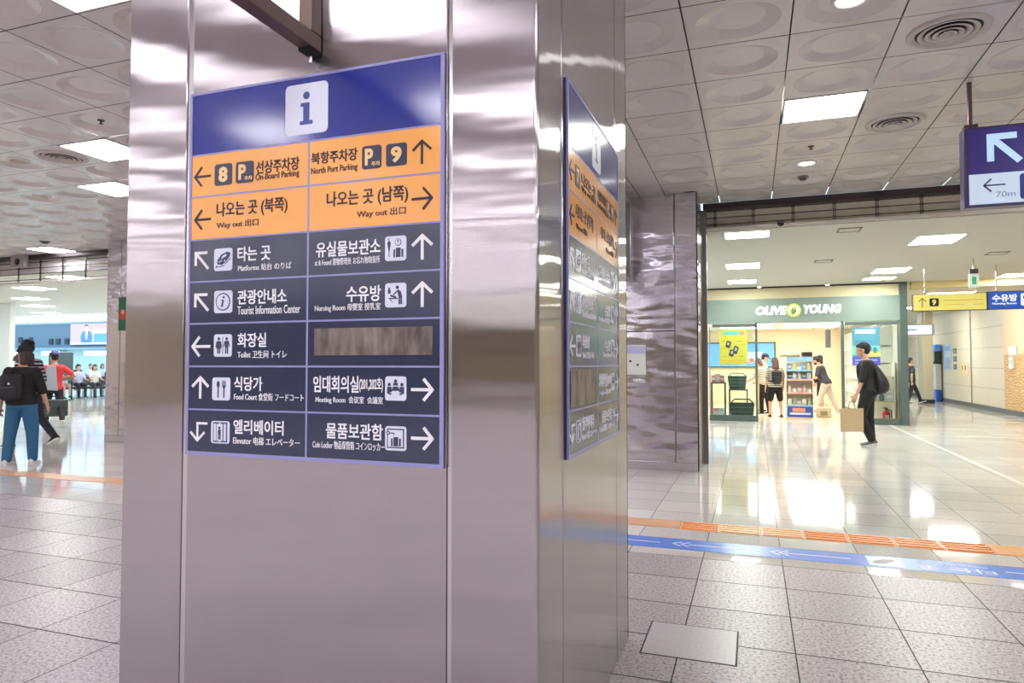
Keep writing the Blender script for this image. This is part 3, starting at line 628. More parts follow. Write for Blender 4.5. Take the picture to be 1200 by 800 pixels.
# green sign on the left far pillar
r = root('emergency_sign', (-10.0, 8.5, 1.86), 'narrow green sign with a red disc on the left steel pillar', 'sign')
MB().box(-10.02, -9.75, 8.49, 8.528, 1.86, 2.42).build('plate', mat('sign_green', (24, 108, 76), .35), r, bevel=.004)
MB().cyl((-9.91, 8.484, 2.12), (-9.91, 8.492, 2.12), .085).build('disc', mat('sign_red', (206, 60, 48), .35), r); MB().cyl((-9.91, 8.480, 2.17), (-9.91, 8.485, 2.17), .04).build('mark', mat('sign_peach', (238, 176, 140), .35), r)

# ---------------------------------------------------------------- floor tapes
BLUE = mat('blue_floor_tape', (62, 122, 226), .28); TAC = mat('orange_tactile', (248, 180, 112), .3); TAC2 = mat('orange_tactile_faded', (240, 192, 140), .35); TPW = mat('tape_white', (214, 228, 250), .3)
FF = Fr((0, 0, 0), (1, 0, 0), (0, 1, 0), (0, 0, 1))
r = root('floor_tape', (1.2, 5.06, 0), 'blue floor guide tape with white centre line and chevrons', 'floor tape')
MB().rect(FF, -1.7, 4.925, 6.1, 5.205, .0002, .002).build('strip', BLUE, r)
for a, b in ((-1.7, -.65), (-.45, .03), (.19, .60), (1.47, 3.2)): MB().rect(FF, a, 5.055, b, 5.075, .002, .0028).build('centre_line', TPW, r)
for x in (-.56, .10):
    mb = MB()
    for o in (0, .055): mb.stroke(FF, (x + o + .06, 5.125), (x + o, 5.065), .018, .002, .003); mb.stroke(FF, (x + o + .06, 5.005), (x + o, 5.065), .018, .002, .003)
    mb.build('chevron', TPW, r)
mb = MB(); mb.rect(FF, .70, 4.955, .90, 5.175, .002, .003); FU = Fr((.90, 5.175, 0), (-1, 0, 0), (0, -1, 0), (0, 0, 1))
mb2 = MB(); mb2.prism([(.03, .05), (.05, .10), (.10, .16), (.15, .18), (.18, .16), (.16, .11), (.10, .06)], FU, .003, .0036, 0)
mb.build('train_mark_ground', TPW, r); mb2.build('train_mark', mat('train_grey', (140, 140, 150), .4), r)
mb = MB(); FU = Fr((1.41, 5.17, 0), (-1, 0, 0), (0, -1, 0), (0, 0, 1)); mb.text(FU, '타는 곳', 0, .10, .43, .20, .002, .003, 0, .02); mb.text(FU, 'Platforms 站台 のりば', .02, .03, .41, .07, .002, .003, 0, .01)
mb.build('lettering', TPW, r)
x = -.565; i = 0
def tactile(x0, x1, y0, y1, m, label, ribs=True, group=None):
    r = root('tactile_tile', ((x0 + x1) / 2, (y0 + y1) / 2, 0), label, 'tactile tile', group)
    MB().rect(FF, x0 + .004, y0, x1 - .004, y1, .0002, .004).build('plate', m, r, bevel=.001)
    if ribs:
        for k in range(4):
            y = y0 + (y1 - y0) * (k + .5) / 4; MB().rrect(FF, x0 + .012, y - .018, x1 - .012, y + .018, .016, .004, .009).build('rib', mat('orange_rib', (236, 146, 78), .4) if m is TAC else m, r)
    return r
for k in range(7): tactile(-.565 + .304 * k, -.565 + .304 * (k + 1), 5.515, 5.785, TAC2 if k in (1, 2) else TAC, 'ribbed orange tactile tile, %s from the big pillar' % ORD[k])
tag(MB().rect(FF, 1.567, 5.515, 6.1, 5.785, .0002, .004).build('floor_strip', TAC, None, bevel=.001), 'plain orange floor strip right of the ribbed tactile tiles', 'floor strip')
tag(MB().rect(FF, -16, 5.545, -.569, 5.80, .0002, .004).build('floor_strip', mat('orange_strip_dull', (226, 170, 122), .3), None, bevel=.001), 'plain orange floor strip passing left behind the big pillar', 'floor strip')

# ---------------------------------------------------------------- hanging signs
r = root('hanging_sign', (2.4, 5.86, 2.45), 'blue and white arrow sign hanging from the ceiling at the right edge', 'hanging sign')
x0, x1, y0, y1, z0, z1 = 1.485, 3.2, 5.80, 5.92, 2.448, 3.045
MB().box(x0, x1, y0, y1, z0, z1).build('case', mat('sign_case', (84, 74, 110), .35, .4), r, bevel=.012)
G = Fr((x0 + .03, y0 - .004, z0 + .02), (1, 0, 0), (0, 0, 1), (0, -1, 0))
MB().rect(G, 0, .225, x1 - x0 - .05, z1 - z0 - .04, -.004, 0).build('blue_face', mat('lit_sign_blue', (58, 48, 128), .3, em=.25), r)
MB().rect(G, 0, 0, x1 - x0 - .05, .222, -.004, 0).build('white_face', mat('lit_sign_white', (206, 224, 246), .3, em=.45), r)
mb = MB(); w = .044; mb.stroke(G, (.14, .49), (.318, .30), w, 0, .002); mb.stroke(G, (.137, .512), (.137, .31), w, 0, .002); mb.stroke(G, (.115, .49), (.30, .49), w, 0, .002)
mb.build('large_arrow', mat('lit_arrow', (190, 222, 252), .3, em=.6), r)
mb = MB(); mb.stroke(G, (.092, .135), (.225, .135), .010, 0, .002); mb.stroke(G, (.138, .182), (.09, .135), .010, 0, .002); mb.stroke(G, (.138, .088), (.09, .135), .010, 0, .002)
mb.build('small_arrow', mat('sign_navy_ink', (40, 50, 90), .4), r)
MB().text(G, '70m', .165, .045, .285, .085, 0, .002, 0, 0).build('lettering', mat('pale_grey_ink', (158, 170, 200), .4), r)
mb = MB(); mb.rrect(G, .312, .02, .49, .205, .02, 0, .002, 0); mb.prism(circ(.40, .165, .025), G, .002, .003, 1); mb.rect(G, .37, .07, .43, .135, .002, .003, 1); mb.rect(G, .375, .03, .395, .08, .002, .003, 1); mb.rect(G, .405, .03, .425, .08, .002, .003, 1)
mb.build('pictogram', [mat('sign_blue_ink', (40, 72, 160), .4), MATS['lit_sign_white']], r)
for x in (1.545, 3.1):
    mb = MB(); mb.cyl((x, 5.86, z1 + .02), (x, 5.86, CEIL + .035), .017, n=14); mb.build('hanger_rod', mat('hanger_paint', (110, 92, 96), .35, .6), r); MB().box(x - .045, x + .045, 5.83, 5.89, z1, z1 + .03).build('clamp', M_DARKMETAL, r, bevel=.004)

r = root('hanging_sign.001', (3.3, 14.06, 2.26), 'yellow hanging sign with a black 9 over the corridor mouth', 'hanging sign')
MB().box(2.745, 3.895, 14.02, 14.12, 2.255, 2.562).build('case', mat('sign_case_dark', (70, 70, 76), .4, .4), r, bevel=.006)
G = Fr((2.755, 14.016, 2.265), (1, 0, 0), (0, 0, 1), (0, -1, 0))
MB().rect(G, 0, 0, 1.13, .287, -.004, 0).build('yellow_face', mat('lit_sign_yellow', (236, 222, 120), .3, em=.4), r)
mb = MB(); mb.stroke(G, (.14, .05), (.14, .22), .012, 0, .002); mb.stroke(G, (.08, .16), (.143, .222), .012, 0, .002); mb.stroke(G, (.20, .16), (.137, .222), .012, 0, .002); mb.build('arrow', LETD, r)
mb = MB(); mb.rrect(G, .255, .07, .40, .215, .02, 0, .002, 0); mb.text(G, '9', .295, .09, .36, .195, .002, .003, 1, .05); mb.build('number_plate', [LETD, MATS['lit_sign_yellow']], r)
mb = MB(); mb.rect(G, .47, .17, 1.08, .178, 0, .002); mb.rect(G, .47, .09, .80, .097, 0, .002); mb.rect(G, .92, .09, 1.08, .097, 0, .002); mb.build('lettering', mat('faint_olive_ink', (186, 168, 70), .5), r)
for x in (2.95, 3.75): MB().cyl((x, 14.07, 2.562), (x, 14.07, LOW + .01), .01, n=10).build('hanger_rod', M_CHROME, r)
r = root('hanging_sign.002', (4.5, 14.06, 2.26), 'blue hanging sign with white lettering right of the yellow one', 'hanging sign')
MB().box(3.90, 5.1, 14.02, 14.12, 2.255, 2.575).build('case', MATS['sign_case_dark'], r, bevel=.006)
G = Fr((3.91, 14.016, 2.265), (1, 0, 0), (0, 0, 1), (0, -1, 0))
MB().rect(G, 0, 0, 1.18, .30, -.004, 0).build('blue_face', mat('lit_sign_royal', (40, 84, 190), .3, em=.35), r)
mb = MB(); mb.text(G, '수유방', .06, .125, .43, .255, 0, .002, 0, .04); mb.text(G, 'Nursing Room', .06, .065, .42, .11, 0, .002, 0, .03); mb.build('lettering', mat('lit_white_ink', (240, 246, 255), .4, em=.6), r)
mb = MB(); picto(mb, G, 'nurse', .48, .05, .70, .26, .002); mb.build('pictogram', [MATS['lit_white_ink'], MATS['lit_sign_royal']], r)
for x in (4.05, 4.95): MB().cyl((x, 14.07, 2.575), (x, 14.07, LOW + .01), .01, n=10).build('hanger_rod', M_CHROME, r)
r = root('exit_sign', (3.44, 13.0, 2.55), 'small pale green exit sign hanging above the yellow sign', 'exit sign')
MB().box(3.36, 3.50, 12.97, 13.03, 2.55, 2.78).build('case', mat('exit_case', (224, 236, 226), .4, em=.3), r, bevel=.006)
MB().rect(Fr((3.36, 12.968, 2.55), (1, 0, 0), (0, 0, 1), (0, -1, 0)), .04, .05, .10, .18, -.002, .002).build('running_mark', mat('exit_green', (90, 176, 140), .4, em=.2), r)
MB().box(3.37, 3.49, 12.97, 13.03, 2.78, 2.86).build('mount', M_DARKMETAL, r); MB().cyl((3.43, 13, 2.86), (3.43, 13, LOW + .01), .01).build('rod', M_CHROME, r)
r = root('light_box_sign', (4.4, 22.05, 2.12), 'small white light box sign across the corridor beyond the shop corner', 'sign')
MB().box(3.3, 4.84, 22, 22.12, 2.12, 2.42).build('case', mat('box_grey', (150, 156, 170), .4), r, bevel=.01); MB().box(3.33, 4.76, 21.99, 22.0, 2.145, 2.395).build('face', mat('lit_box_face', (232, 240, 252), .4, em=.7), r)
mb = MB()
for a, b in ((3.55, 3.62), (3.9, 4.0), (4.1, 4.4)): mb.box(a, b, 21.985, 21.99, 2.24, 2.30)
mb.build('marks', mat('pale_blue_ink', (140, 170, 220), .5), r)
for x in (3.5, 4.6): MB().cyl((x, 22.06, 2.42), (x, 22.06, LOW + .01), .012).build('rod', M_CHROME, r)

# ---------------------------------------------------------------- corridor details
tag(MB().box(5.30, 5.62, 25.8, 26.4, .12, LOW).build('column', mat('beige_column', (176, 168, 144), .5), None, bevel=.01), 'beige square column far down the corridor', 'column', kind='structure')
structure('baseboard_column', MB().box(5.28, 5.64, 25.78, 26.42, 0, .12), M_BLACK, 'black foot of the beige corridor column', 'baseboard')
r = root('kiosk', (6.0, 27.5, 0), 'slim self-service kiosk with blue top and base against the corridor wall', 'kiosk')
MB().box(5.99, 6.165, 27.2, 27.8, .42, 1.28).build('body', mat('kiosk_white', (226, 230, 236), .35), r, bevel=.02)
MB().box(5.99, 6.165, 27.2, 27.8, 0, .40).build('base', mat('kiosk_blue', (40, 96, 196), .4), r, bevel=.02)
MB().box(5.99, 6.165, 27.2, 27.8, 1.30, 1.75).build('screen_housing', M_BLACK, r, bevel=.02)
MB().box(6.02, 6.14, 27.19, 27.2, 1.36, 1.7).build('screen', mat('dark_teal_screen', (40, 66, 64), .2, em=.1), r)
MB().box(5.99, 6.165, 27.2, 27.8, 1.77, 1.98).build('top_sign', mat('kiosk_top', (70, 130, 214), .4, em=.2), r, bevel=.02)
MB().box(5.87, 5.988, 27.3, 27.6, 1.4, 1.72).build('side_screen', mat('pale_screen', (200, 216, 228), .3), r, bevel=.01)
def wall_poster(y0, y1, z0, z1, col, label, marks=(), name='wall_poster', cat='poster'):
    r = root(name, (6.19, (y0 + y1) / 2, z0), label, cat)
    MB().box(6.185, 6.199, y0, y1, z0, z1).build('sheet', mat('sheet_%d_%d_%d' % col, col, .5), r)
    for a, b, c, d, k in marks: MB().box(6.182, 6.185, y0 + (y1 - y0) * a, y0 + (y1 - y0) * b, z0 + (z1 - z0) * c, z0 + (z1 - z0) * d).build('print', mat('ink_%d_%d_%d' % k, k, .5), r)
wall_poster(26.1, 26.9, 1.10, 1.95, (190, 208, 230), 'tall pale blue poster on the corridor wall beside the kiosk', [(.1, .9, .75, .95, (120, 160, 216)), (.15, .85, .06, .5, (150, 176, 214))])
for k, z in enumerate((1.12, 1.38, 1.64)): wall_poster(25.45, 25.8, z, z + .17, (96, 102, 98), 'small grey card on the corridor wall, %s from the bottom of its column' % ORD[k], [(.2, .8, .3, .6, (150, 158, 150))], 'wall_card', 'card')
wall_poster(24.2, 25.1, .98, 1.32, (236, 212, 166), 'cream plate with two small marks low on the corridor wall', [(.25, .35, .4, .8, (110, 96, 80)), (.6, .7, .4, .8, (110, 96, 80))], 'wall_plate', 'plate')
r = root('wall_dispenser', (6.14, 20.35, 1.2), 'white box fixed to the sand coloured wall print', 'dispenser')
MB().box(6.11, 6.178, 20.2, 20.45, 1.18, 1.48).build('case', M_WHITE, r, bevel=.01); MB().box(6.105, 6.11, 20.26, 20.39, 1.30, 1.4).build('window', mat('pale_grey_plastic', (190, 196, 200), .3), r); MB().box(6.16, 6.178, 20.05, 20.6, 1.52, 1.75).build('notice', M_WHITE, r)
r = root('wall_lettering', (6.19, 30, .8), 'column of dark block shapes on the corridor wall beyond the beige column', 'wall lettering')
for k, (z, h) in enumerate(((2.55, .3), (1.75, .22), (1.45, .2), (1.05, .3), (.75, .2))): MB().box(6.17, 6.199, 29.4 if k else 29.2, 30.6, z, z + h).build('block', mat('block_grey', (100, 96, 92), .5), r)

# ---------------------------------------------------------------- the shop
SY = 16.4
FAS = mat('grey_green_fascia', (122, 138, 131), .35); FRM = mat('dark_green_frame', (70, 84, 80), .4); CRM = mat('shop_cream', (240, 228, 196), .5); SHW = mat('shop_white', (240, 238, 232), .45)
structure('wall_shop_fascia', MB().box(-1.6, 3.0, SY - .04, SY + .25, 2.235, 2.775), FAS, 'grey green fascia band over the shop entrance', 'wall')
structure('wall_shop_header', MB().box(-1.6, 3.0, SY + .02, SY + .25, 2.775, LOW - .03), mat('shop_header_cream', (226, 214, 176), .5), 'cream strip above the shop fascia', 'wall')
structure('trim_14', MB().box(-1.6, 3.0, SY - .02, SY + .25, LOW - .03, LOW), M_BLACK, 'thin black strip between low ceiling and shop front', 'trim')
structure('wall_shop_post', MB().box(2.96, 3.10, SY - .06, SY + .3, 0, LOW), FRM, 'dark green post at the right corner of the shop', 'wall')
structure('wall_shop_right', MB().box(3.02, 3.10, SY + .3, 25, 0, LOW), SHW, 'white side wall of the shop along the corridor', 'wall')
structure('wall_shop_back', MB().box(-3, 3.02, 24, 24.2, 0, LOW), CRM, 'cream back wall of the shop', 'wall')
structure('wall_shop_left', MB().box(-1.7, -1.6, SY, 24, 0, LOW), SHW, 'white left wall of the shop', 'wall')
SC = 2.42
structure('ceiling_shop', MB().box(-1.6, 3.02, SY + .25, 24, SC, SC + .04), SHW, 'white shop ceiling', 'ceiling')
structure('floor_shop', MB().box(-1.6, 3.02, SY + .02, 24, 0, .002), mat('shop_floor', (226, 208, 184), .2), 'pale shop floor', 'floor')
for k, y in enumerate((17.4, 19.0, 20.6, 22.2)):
    for x, l in ((-.2, 'left'), (1.6, 'right')):
        panel_light(x, y, M_LIGHT_S, 'long bright shop ceiling light, %s of its row, %s from the entrance' % (l, ORD[k]), sx=.75, sy=.42, z=SC, name='shop_light')
def shop_window(n, xa, xb, label):
    w = root('window_%d' % n, ((xa + xb) / 2, SY, 0), label, 'window', kind='structure')
    MB().box(xa, xb, SY - .05, SY + .06, 0, .13).build('bottom_rail', FRM, w, bevel=.004)
    MB().box(xa + .08, xb - .02, SY - .05, SY + .06, 2.15, 2.215).build('top_rail', FRM, w, bevel=.004)
    MB().box(xa + .01, xb - .01, SY - .006, SY + .006, .13, 2.15).build('pane', M_GLASS, w)
    return w
w = shop_window(1, -.96, .10, 'left shop window with yellow poster'); MB().box(.05, .10, SY - .05, SY + .06, .13, 2.235).build('jamb', FRM, w, bevel=.004); MB().box(-.96, -.93, SY - .03, SY + .03, .13, 2.15).build('jamb', M_CHROME, w)
w = shop_window(2, 1.82, 2.96, 'right shop window with blue poster'); MB().box(1.82, 1.875, SY - .05, SY + .06, .13, 2.235).build('jamb', FRM, w, bevel=.004)
# shop sign
r = root('shop_sign', (.93, SY - .05, 2.42), 'white lettering with a round olive emblem on the grey fascia', 'shop sign')
G = Fr((.06, SY - .045, 2.41), (1, 0, 0), (.16, 0, 1), (0, -1, 0)); LW = mat('sign_white_lit', (255, 255, 255), .4, em=1.6)
MB().text(G, 'OLIVE', 0, 0, .64, .19, 0, .02, 0, .03).build('lettering', LW, r)
MB().text(G, 'YOUNG', .98, .01, 1.74, .20, 0, .02, 0, .03).build('lettering', LW, r)
G2 = Fr((.872, SY - .045, 2.50), (1, 0, 0), (0, 0, 1), (0, -1, 0))
mb = MB(); mb.prism(circ(0, 0, .148, 32), G2, 0, .015, 0); mb.prism(circ(0, 0, .112, 32), G2, .015, .018, 1)
ol = [(x * math.cos(-.25) - y * math.sin(-.25), x * math.sin(-.25) + y * math.cos(-.25)) for x, y in circ(0, -.01, .058, 24, .095)]
mb.prism(ol, G2, .018, .022, 2); mb.prism(circ(.015, .045, .03, 14, .035), G2, .022, .024, 3); mb.prism(circ(.02, .05, .013, 12), G2, .024, .026, 2)
mb.build('emblem', [mat('lime_ring', (186, 204, 70), .4, em=.5), mat('emblem_white', (246, 248, 236), .4, em=.6), mat('olive_green', (96, 138, 52), .4), mat('olive_highlight', (230, 220, 120), .4)], r)
for k, x in enumerate((.15, 1.55)):
    r = root('spotlight', (x, SY - .16, LOW), 'small spotlight above the shop fascia, on the %s' % ('left' if k == 0 else 'right'), 'spotlight')
    MB().cyl((x, SY - .16, LOW), (x, SY - .16, LOW - .02), .055).build('ring', M_WHITE, r); MB().cyl((x, SY - .16, LOW - .02), (x, SY - .16, LOW - .026), .045).build('lens', mat('spot_lens', (255, 250, 235), .4, em=5), r)
# posters and sticker behind the glass
def poster(xa, xb, za, zb, y, label, ground, parts):
    r = root('window_poster', ((xa + xb) / 2, y, za), label, 'poster'); MB().box(xa, xb, y, y + .006, za, zb).build('sheet', ground, r)
    G = Fr((xa, y, za), (xb - xa, 0, 0), (0, 0, zb - za), (0, -1, 0))
    for lv, (nm, col, polys) in enumerate(parts):
        mb = MB()
        for q, p in enumerate(polys): mb.prism(p, G, .001, .003 + lv * .0012 + q * .0003)
        mb.build(nm, mat('poster_ink_%d_%d_%d' % col, col, .5), r)
def rc(a, b, c, d): return [(a, b), (c, b), (c, d), (a, d)]
def tilt(cx, cy, w, h, t):
    return [(cx + x * math.cos(t) - y * math.sin(t) * 1.3, cy + x * math.sin(t) + y * math.cos(t)) for x, y in ((-w, -h * .8), (-w * .7, -h), (w * .7, -h), (w, -h * .8), (w, h * .8), (w * .7, h), (-w * .7, h), (-w, h * .8))]
poster(-.725, -.12, 1.29, 2.08, SY - .02, 'yellow green poster with dark gadgets on the left shop window', mat('poster_yellow', (184, 184, 62), .5), [
    ('title', (76, 176, 160), [rc(.13, .86, .70, .96)]), ('title_end', (226, 130, 110), [rc(.72, .86, .88, .96)]),
    ('gadget', (52, 56, 62), [tilt(.32, .58, .085, .10, -.25), tilt(.58, .42, .085, .11, -.3), tilt(.44, .33, .085, .10, -.3)]), ('gadget_screen', (150, 160, 170), [tilt(.32, .60, .04, .04, -.25), tilt(.59, .44, .04, .05, -.3), tilt(.45, .35, .04, .045, -.3)]),
    ('caption', (130, 150, 60), [rc(.08, .67, .20, .69), rc(.62, .66, .84, .68), rc(.06, .45, .2, .465), rc(.80, .57, .92, .585), rc(.12, .22, .26, .24), rc(.72, .22, .86, .25)]), ('foot_line', (196, 160, 50), [rc(.05, .10, .95, .115), rc(.05, .04, .8, .05)])])
poster(2.035, 2.575, 1.27, 2.09, SY - .02, 'turquoise and purple poster on the right shop window', mat('poster_turquoise', (72, 138, 158), .5), [
    ('title', (196, 214, 244), [rc(.12, .84, .84, .95)]), ('ground_band', (116, 190, 170), [rc(0, .28, 1, .52)]), ('lime_patch', (196, 214, 80), [[(.45, .22), (1, .22), (1, .36), (.7, .40)]]), ('purple_band', (70, 70, 170), [rc(0, 0, 1, .23)]),
    ('line', (150, 160, 230), [rc(.1, .12, .9, .16), rc(.1, .05, .6, .08)]), ('figure', (50, 110, 160), [circ(.62, .45, .09, 12), circ(.82, .40, .08, 12), rc(.1, .62, .7, .65)])])
r = root('window_sticker', (-.02, SY - .02, 1.29), 'round pink sticker on the left shop window', 'sticker')
G = Fr((-.03, SY - .015, 1.385), (1, 0, 0), (0, 0, 1), (0, -1, 0)); MB().prism(circ(0, 0, .075, 24), G, 0, .003).build('disc', mat('sticker_pink', (246, 204, 200), .5), r); MB().prism(circ(0, 0, .05, 20), G, .003, .005).build('print', mat('sticker_red', (232, 130, 126), .5), r)
# back screen and side shelves
r = root('wall_screen', (-.1, 23.95, 1.2), 'wide blue screen on the shop back wall', 'screen')
MB().box(-1.5, .70, 23.9, 23.99, 1.18, 2.02).build('bezel', mat('bezel_grey', (80, 84, 92), .4), r); MB().box(-1.46, .66, 23.89, 23.9, 1.22, 1.98).build('display', mat('display_blue', (96, 160, 220), .3, em=.6), r)
MB().box(-1.0, .3, 23.885, 23.89, 1.4, 1.7).build('picture', mat('display_pale', (170, 214, 250), .3, em=.6), r)
r = root('side_shelving', (2.8, 20.5, 0), 'long white lit shelving along the right shop wall', 'shelving')
MB().box(2.96, 3.015, 17.6, 23.6, .03, 2.2).build('back_panel', SHW, r)
for z in (.03, .5, .9, 1.3, 1.7, 2.18): MB().box(2.62 if z < 2 else 2.7, 2.96, 17.6, 23.6, z, z + .03).build('shelf', SHW, r)
for y in (17.6, 19.0, 20.4, 22.0, 23.57): MB().box(2.62, 2.96, y, y + .03, .06, 2.18).build('upright', SHW, r)
cols8 = [((232, 190, 190), 'pink'), ((196, 214, 232), 'pale blue'), ((240, 232, 210), 'cream'), ((182, 204, 176), 'sage'), ((214, 196, 226), 'lilac'), ((236, 214, 160), 'straw')]
def product(x, y, z, kind, col, label, group, s=1.0):
    m = mat('product_%d_%d_%d' % col, col, .35); r = root('product_' + kind, (x, y, z), label, 'product', group)
    if kind == 'box':
        MB().box(x - .045 * s, x + .045 * s, y - .04, y + .04, z, z + .15 * s).build('carton', m, r, bevel=.004); MB().box(x - .035 * s, x + .035 * s, y - .043, y - .04, z + .05 * s, z + .1 * s).build('front_print', SHW, r)
    elif kind == 'bottle':
        MB().lathe((x, y, z), [(0, 0), (.036 * s, 0), (.038 * s, .01), (.038 * s, .10 * s), (.016 * s, .125 * s), (0, .125 * s)], 14).build('bottle_body', m, r, smooth=True); MB().cyl((x, y, z + .123 * s), (x, y, z + .165 * s), .017 * s, n=12).build('cap', SHW, r)
    else:
        MB().lathe((x, y, z), [(0, 0), (.042 * s, 0), (.045 * s, .01), (.045 * s, .06 * s), (0, .06 * s)], 14).build('jar_body', m, r, smooth=True); MB().cyl((x, y, z + .06 * s), (x, y, z + .085 * s), .046 * s, n=14).build('lid', SHW, r)
for j, z in enumerate((.53, .93, 1.33, 1.73)):
    for k in range(9):
        c, cn = cols8[(j * 2 + k) % 6]; kd = ('bottle', 'box', 'jar')[(k + j) % 3]
        product(2.76, 17.8 + k * .64, z, kd, c, '%s %s on the %s shelf along the right shop wall, %s from entrance' % (cn, kd, ORD[j], ORD[k]), 'goods on the side shelving', 1.3)
r = root('wall_speaker', (2.25, 22, 1.8), 'dark narrow box hanging from the shop ceiling at the right', 'speaker')
MB().box(2.02, 2.16, 21.9, 22.05, 1.78, 2.32).build('case', mat('speaker_dark', (84, 90, 90), .4), r, bevel=.01); MB().cyl((2.09, 21.98, 2.32), (2.09, 21.98, SC + .01), .015).build('rod', FRM, r)
# gondola of goods
gx0, gx1, gy0, gy1 = .76, 1.33, 17.6, 17.95
r = root('gondola_shelf', (1.045, 17.78, 0), 'white shop display rack with blue plinth facing the entrance', 'display rack')
MB().box(gx0, gx1, gy0, gy1, .03, .30).build('plinth', mat('plinth_blue', (44, 74, 160), .4), r, bevel=.005)
MB().box(gx0 + .12, gx1 - .17, gy0 - .006, gy0, .16, .25).build('plinth_print', mat('print_orange', (236, 150, 110), .5), r); MB().box(gx0 + .06, gx1 - .05, gy0 - .006, gy0, .09, .14).build('plinth_line', mat('print_pale', (214, 226, 250), .5), r)
MB().box(gx0, gx1, gy1 - .03, gy1, .30, 1.45).build('back_panel', mat('rack_cream', (234, 222, 196), .45), r)
for k, z in enumerate((.30, .60, .92, 1.14)): MB().box(gx0, gx1, gy0, gy1 - .03, z, z + .02).build('shelf', SHW, r); MB().box(gx0, gx1, gy0 - .006, gy0, z - .015, z + .025).build('price_strip', mat('strip_pink', (232, 178, 156), .5) if k in (1, 2) else mat('strip_blue', (150, 196, 230), .5), r)
for x in (gx0 - .015, gx1): MB().box(x, x + .015, gy0, gy1, .03, 1.45).build('side_panel', MATS['rack_cream'], r)
MB().box(gx0, gx1, gy0 - .004, gy0 + .02, 1.36, 1.47).build('header_card', mat('rack_header', (150, 200, 232), .4), r)
tiers = [(.32, 'lowest'), (.62, 'second'), (.94, 'third'), (1.16, 'top')]
palette = [[((222, 226, 214), 'pale'), ((176, 196, 160), 'sage'), ((236, 196, 190), 'pink')], [((240, 206, 206), 'pink'), ((236, 236, 232), 'white'), ((196, 140, 150), 'rose')], [((60, 110, 200), 'blue'), ((196, 222, 240), 'pale blue'), ((236, 238, 240), 'white')], [((90, 160, 220), 'sky blue'), ((232, 214, 110), 'yellow'), ((220, 236, 246), 'pale blue')]]
for j, (z, tn) in enumerate(tiers):
    for k in range(5):
        c, cn = palette[j][k % 3]; kd = ('box', 'bottle', 'jar')[(k + j) % 3]
        product(gx0 + .065 + k * .108, 17.70, z, kd, c, '%s %s on the %s shelf of the entrance rack, %s from left' % (cn, kd, tn, ORD[k]), 'goods on the entrance rack', 1.0)
r = root('carton', (1.2, 17.85, 1.45), 'open dark carton lying on top of the entrance rack', 'carton')
MB().box(1.10, 1.34, 17.66, 17.94, 1.475, 1.59).build('box_shell', mat('carton_dark', (110, 100, 84), .6), r, bevel=.004); MB().box(1.12, 1.32, 17.655, 17.66, 1.49, 1.575).build('opening', M_BLACK, r)
r = root('garland', (.9, 17.8, 1.45), 'low row of brown goods on top of the entrance rack', 'goods')
mb = MB(); 
for k in range(6): mb.lathe((.66 + k * .075, 17.8 - .02 * (k % 2), 1.475), [(0, 0), (.04, 0), (.045, .03), (.02, .06), (0, .065)], 10)
mb.build('bundle', mat('bundle_brown', (150, 130, 92), .6), r, smooth=True)
r = root('tote_bag', (1.6, 18.2, 0), 'cream carrier bag standing on the shop floor right of the rack', 'bag')
MB().box(1.44, 1.78, 18.1, 18.3, .002, .25).build('bag_body', mat('tote_cream', (214, 200, 168), .6), r, bevel=.03, seg=3); MB().box(1.53, 1.69, 18.092, 18.1, .05, .16).build('print', mat('tote_print', (150, 140, 104), .6), r)
MB().tube([(1.53, 18.2, .24), (1.56, 18.2, .34), (1.66, 18.2, .34), (1.69, 18.2, .24)], .01).build('handle', MATS['tote_print'], r)
# left window goods
def table_frame(name, x0, x1, y0, y1, h, label, m):
    r = root(name, ((x0 + x1) / 2, (y0 + y1) / 2, 0), label, 'table'); MB().box(x0, x1, y0, y1, h - .03, h).build('tabletop', m, r, bevel=.004)
    for x in (x0 + .02, x1 - .02):
        for y in (y0 + .02, y1 - .02): MB().box(x - .014, x + .014, y - .014, y + .014, .002, h - .03).build('leg', FRM, r)
    return r
table_frame('display_table', -.97, -.62, 16.95, 17.35, .86, 'small dark legged display table at the left end of the shop window', FRM)
for k, (x, c, cn) in enumerate(((-.90, (238, 150, 150), 'pink'), (-.80, (240, 190, 180), 'peach'), (-.70, (230, 120, 130), 'rose'))): product(x, 17.1, .86, 'box', c, '%s carton on the left display table, %s from the left' % (cn, ORD[k]), 'cartons on the display table', 1.1 + .3 * (k == 1))
for k, (x, c, cn) in enumerate(((-.86, (230, 170, 160), 'salmon'), (-.74, (196, 220, 226), 'pale blue'))): product(x, 17.12, .002, 'box', c, '%s carton on the floor under the left display table' % cn, 'cartons under the display table', 1.6)
table_frame('basket_stand', -.56, -.12, 17.0, 17.4, .70, 'dark stand carrying baskets behind the left shop window', FRM)
